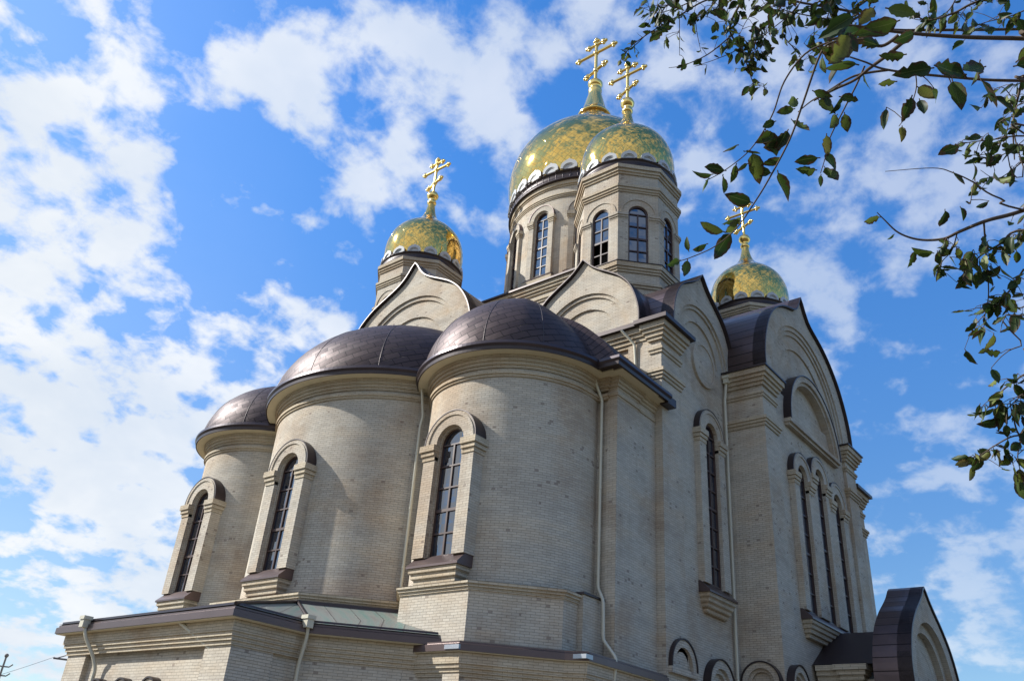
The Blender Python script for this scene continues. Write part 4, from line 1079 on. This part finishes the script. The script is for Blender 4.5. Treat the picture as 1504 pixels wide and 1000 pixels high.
# dark limb across the upper right
b1 = limb([(1640, 62, 2.7), (1504, 57, 2.6), (1420, 55, 2.55), (1345, 50, 2.5), (1300, 45, 2.45), (1250, 38, 2.4), (1215, 40, 2.35)], 2.5, .0072, .0026, 0, base=tb2)
b2 = limb([(1640, 121, 2.5), (1504, 119, 2.4), (1440, 117, 2.35), (1340, 108, 2.3), (1295, 101, 2.25), (1272, 92, 2.2), (1248, 84, 2.2)], 2.3, .0045, .0018, 0, base=tb2)
limb([(1335, 55), (1305, 80), (1278, 100), (1255, 118), (1225, 132), (1195, 148)], 2.4, .006, .003, 2, .06)
limb([(1320, 52), (1295, 68), (1265, 60), (1240, 55), (1215, 60)], 2.35, .005, .003, 3, .085)
# long hanging shoots with few leaves
sA = limb([(1268, 58), (1225, 62), (1205, 80), (1180, 150), (1160, 205), (1130, 262), (1108, 298), (1082, 335), (1050, 362), (1015, 378), (996, 384)], 2.25, .0035, .0012, 0)
sB = limb([(1218, 62), (1182, 80), (1152, 120), (1136, 165), (1118, 198), (1096, 226), (1062, 252), (1036, 266)], 2.3, .0028, .0011, 0)
limb([(1352, 110), (1362, 118), (1372, 130)], 2.4, .0014, .0009, 0)
limb([(1345, 110), (1346, 128), (1340, 150), (1330, 172), (1320, 186)], 2.4, .0016, .0009, 2, .05)
limb([(1392, 112), (1396, 120), (1399, 132)], 2.4, .0016, .0009, 0)
sC = limb([(1270, 97), (1258, 125), (1240, 160), (1218, 205), (1212, 232), (1205, 255)], 2.5, .003, .0012, 0)
sD = limb([(1305, 103), (1255, 112), (1215, 135), (1190, 150), (1172, 165)], 2.45, .004, .0015, 0)
def at_px(x, y, dist, ang, size, flat=1.0):
    """one leaf hanging from pixel (x, y) with its tip pointing to screen angle ang"""
    d = CR * math.cos(R_(ang)) + CU * math.sin(R_(ang)); dn = (d + CF * random.uniform(-.35, .35)).normalized()
    nr = (-CF + CR * random.gauss(0, .35) + CU * random.gauss(0, .35)).normalized()
    if flat < 1: nr = (nr * flat + (d.cross(CF)) * (1 - flat)).normalized()
    leaf(P(x, y, dist), d, size * dist / FPX, .5, dn, nr)
for x, y, a, s, fl in ((1104, 222, -75, 46, 1), (1092, 222, -20, 24, .4), (1085, 213, 195, 28, .5), (1100, 240, 200, 26, .5), (1082, 240, -110, 30, .7), (1067, 251, 165, 32, .8), (1062, 256, -100, 28, .7), (1048, 256, 185, 30, .6), (1042, 262, -140, 26, .5),
                       (1124, 190, -70, 44, 1), (1140, 178, -160, 22, .6), (1140, 200, -170, 30, 1), (1152, 214, 190, 34, 1), (1148, 230, 215, 28, .5), (1135, 255, 165, 32, 1), (1142, 250, -75, 46, 1), (1158, 190, -120, 36, 1), (1168, 160, -170, 26, .8), (1172, 145, 215, 30, .9), (1162, 175, -60, 34, 1),
                       (1106, 298, 160, 40, 1), (1076, 340, -130, 46, .8), (1066, 342, 150, 40, .4), (1040, 358, 190, 26, .4), (1010, 380, -100, 30, .9), (1000, 382, 200, 26, .9), (1012, 370, 110, 22, .5), (1088, 325, 170, 30, .4), (1090, 318, -140, 36, .5),
                       (1214, 196, -85, 32, 1), (1212, 222, -70, 34, 1), (1205, 232, 180, 36, .4), (1200, 250, 185, 34, .4), (1210, 244, -65, 34, 1), (1206, 256, -100, 18, 1), (1230, 168, -130, 30, .9), (1240, 165, -80, 28, 1), (1193, 133, -30, 26, 1), (1200, 145, -45, 34, 1), (1212, 140, -80, 20, .8), (1232, 142, -20, 26, .7), (1238, 140, -120, 30, .8)):
    at_px(x, y, 2.3, a, s * .88, fl)
# big near leaves round the fork
for x, y, a, s, fl in ((1258, 22, 205, 62, .9), (1238, 30, -130, 56, 1), (1250, 48, -120, 66, 1), (1268, 42, 205, 70, 1), (1245, 78, 190, 60, .8), (1262, 96, 165, 56, .4), (1300, 12, -20, 48, .7), (1345, 48, 205, 46, .9), (1322, 30, 200, 52, .9), (1285, 10, 230, 40, .9), (1238, 92, 150, 44, .5), (1310, 40, -165, 60, 1), (1230, 45, -60, 52, 1), (1332, 80, 185, 40, .7),
                       (1372, 100, 190, 60, 1), (1372, 96, -20, 56, .9), (1398, 116, -80, 56, 1), (1448, 98, 200, 60, 1), (1440, 115, -70, 54, .8), (1455, 140, -45, 48, .5), (1340, 140, -110, 46, 1), (1350, 145, -80, 34, 1), (1492, 92, 40, 62, 1), (1488, 98, 10, 50, 1), (1420, 110, 170, 60, .9), (1440, 88, -100, 40, .8), (1370, 128, -60, 28, 1), (1325, 185, -100, 26, 1), (1318, 120, 180, 30, .5)):
    at_px(x, y, 1.9 + .25 * random.random(), a, s * .72, fl)
# leafy twigs higher up in the crown, farther away
far = 4.3
t1 = limb([(1330, 45), (1260, 20), (1180, 5), (1100, -10), (1040, 0), (1000, 22), (960, 45), (925, 70), (915, 90)], far, .007, .0016, 0, base=tb2 + Vector((0, 0, .6)))
t2 = limb([(1120, -40), (1085, 10), (1072, 45), (1090, 75), (1100, 105), (1108, 128)], far, .007, .0015, 69, 0.0547)
t3 = limb([(1075, 52), (1040, 80), (1005, 96), (982, 100)], far, .004, .0012, 12, 0.0456)
t4 = limb([(1160, -10), (1140, 20), (1120, 40), (1108, 70), (1118, 80)], far, .005, .0014, 51, 0.0502)
t5 = limb([(1240, -20), (1200, 10), (1160, 20), (1150, 50), (1172, 78), (1180, 98)], far, .005, .0014, 39, 0.0471)
t6 = limb([(1050, -20), (1010, 5), (975, 18), (955, 20)], far, .004, .0012, 39, 0.0532)
t7 = limb([(955, 45), (935, 65), (918, 78), (910, 92)], far, .003, .001, 15, 0.0441)
t8 = limb([(998, 25), (998, 60), (998, 82)], far, .002, .001, 8, 0.0456)
t9 = limb([(1020, 18), (1024, 50), (1030, 78)], far, .002, .001, 6, 0.0380)
limb([(1110, 55), (1080, 75), (1050, 88), (1020, 98)], far, .003, .0012, 9, 0.0418)
limb([(1060, -10), (1040, 15), (1020, 30)], far, .004, .0014, 24, 0.0532)
limb([(1200, 5), (1230, -20), (1215, 30), (1225, 60), (1206, 70)], far, .004, .0014, 33, 0.0532)
limb([(1300, -20), (1260, 10), (1225, 28), (1180, 22), (1150, 15)], far, .006, .002, 39, 0.0456)
limb([(1500, -20), (1430, 5), (1400, 20), (1360, 30), (1330, 12)], 3.6, .006, .002, 27, 0.0456)
limb([(1504, 110), (1496, 140), (1488, 180), (1490, 235)], 3.4, .005, .002, 12, 0.0380)
for pts, n_ in (([(1240, -30), (1222, 6), (1200, 30), (1196, 60), (1208, 82)], 26), ([(1150, -30), (1128, 4), (1100, 26), (1086, 52)], 26), ([(1010, -30), (985, 2), (968, 22), (962, 36)], 22), ([(1190, -30), (1170, 12), (1130, 46), (1112, 62)], 20),
                ([(1420, -40), (1395, 14), (1362, 30), (1332, 26)], 16), ([(1560, -10), (1490, 22), (1445, 34), (1412, 48)], 20), ([(1560, 120), (1500, 150), (1470, 128), (1440, 150)], 14), ([(1560, 190), (1504, 236), (1466, 262), (1440, 250)], 14), ([(1540, 420), (1500, 452), (1470, 440), (1440, 448)], 14)):
    limb(pts, 4.0, .0035, .001, n_, .068)
# right-hand twigs
r1 = limb([(1640, 260, 3.3), (1504, 309, 3.1), (1450, 324), (1410, 340), (1385, 351), (1350, 352), (1320, 342), (1298, 322), (1288, 312)], 3.0, .009, .0015, 6, 0.0456, base=tb1)
r2 = limb([(1600, 330, 3.2), (1470, 292), (1430, 268), (1400, 254), (1370, 247), (1300, 252)], 3.0, .004, .001, 0, base=tb1)
r3 = limb([(1445, 326), (1448, 370), (1452, 430), (1446, 466)], 3.0, .003, .0012, 15, 0.0532)
r4 = limb([(1640, 350, 3.1), (1504, 338), (1470, 358), (1440, 376), (1425, 392)], 3.0, .006, .0016, 33, 0.0517, base=tb1)
r5 = limb([(1406, 342), (1398, 368), (1384, 384), (1378, 402)], 3.0, .002, .001, 14, 0.0471)
r6 = limb([(1432, 372), (1416, 400), (1405, 424)], 3.0, .002, .001, 15, 0.0532)
r7 = limb([(1504, 395), (1480, 430), (1455, 452), (1432, 478)], 3.0, .003, .001, 30, 0.0532, base=None)
r8 = limb([(1600, 210, 3.2), (1504, 200), (1460, 205), (1420, 210), (1404, 215)], 3.2, .004, .001, 18, 0.0502, base=tb1)
r9 = limb([(1600, 245, 3.2), (1500, 222), (1460, 232), (1430, 228)], 3.2, .003, .001, 21, 0.0502, base=tb1)
limb([(1600, 150, 3.4), (1502, 260), (1478, 210), (1486, 168)], 3.2, .003, .001, 18, 0.0456, base=tb1)
limb([(1425, 300), (1430, 270), (1432, 260)], 3.1, .0015, .001, 4, 0.0380)
for x, y, a, s, fl in ((1294, 319, 185, 24, .7), (1314, 344, -150, 12, .7), (1345, 366, -110, 24, .9), (1388, 307, -85, 22, .8), (1410, 303, -80, 18, .9), (1372, 372, 175, 28, .6), (1396, 358, 175, 20, .8), (1400, 252, -80, 22, .8), (1410, 214, 205, 26, .8), (1430, 240, -85, 20, .6)):
    at_px(x, y, 3.0, a, s, fl)
# lowest sprays on the right edge
s1 = limb([(1640, 560, 3.0), (1540, 660), (1500, 642), (1488, 612), (1483, 588)], 2.9, .005, .0014, 9, 0.0532, base=tb0)
s2 = limb([(1640, 520, 3.0), (1520, 545), (1490, 560), (1465, 580), (1450, 600), (1440, 612)], 2.9, .004, .001, 36, 0.0517, base=tb0)
s3 = limb([(1600, 480, 3.0), (1500, 508), (1475, 520), (1456, 540)], 2.9, .003, .001, 6, 0.0418, base=tb0)
s4 = limb([(1530, 640), (1490, 640), (1460, 655), (1440, 668), (1425, 672)], 2.9, .003, .001, 21, 0.0517)
s5 = limb([(1540, 600), (1510, 620), (1495, 665), (1500, 695)], 2.9, .003, .001, 15, 0.0532)
s6 = limb([(1560, 560), (1510, 575), (1490, 590), (1470, 610)], 2.9, .003, .001, 18, 0.0532)
for x, y, a, s, fl in ((1456, 540, -80, 20, .9), (1452, 512, 200, 14, .9), (1440, 592, -110, 22, .8), (1462, 600, 200, 26, .8), (1440, 665, -100, 26, 1), (1456, 660, -40, 26, 1), (1425, 676, 200, 18, .9), (1474, 655, -80, 20, .9), (1496, 690, -90, 28, 1), (1490, 670, -60, 28, 1)):
    at_px(x, y, 2.9, a, s, fl)
for mb in (br, lv, tr): rel(tree, mb)
part('trunk', tr, 'bark', tree); part('branches', br, 'bark', tree); part('crown', lv, 'leaf', tree)
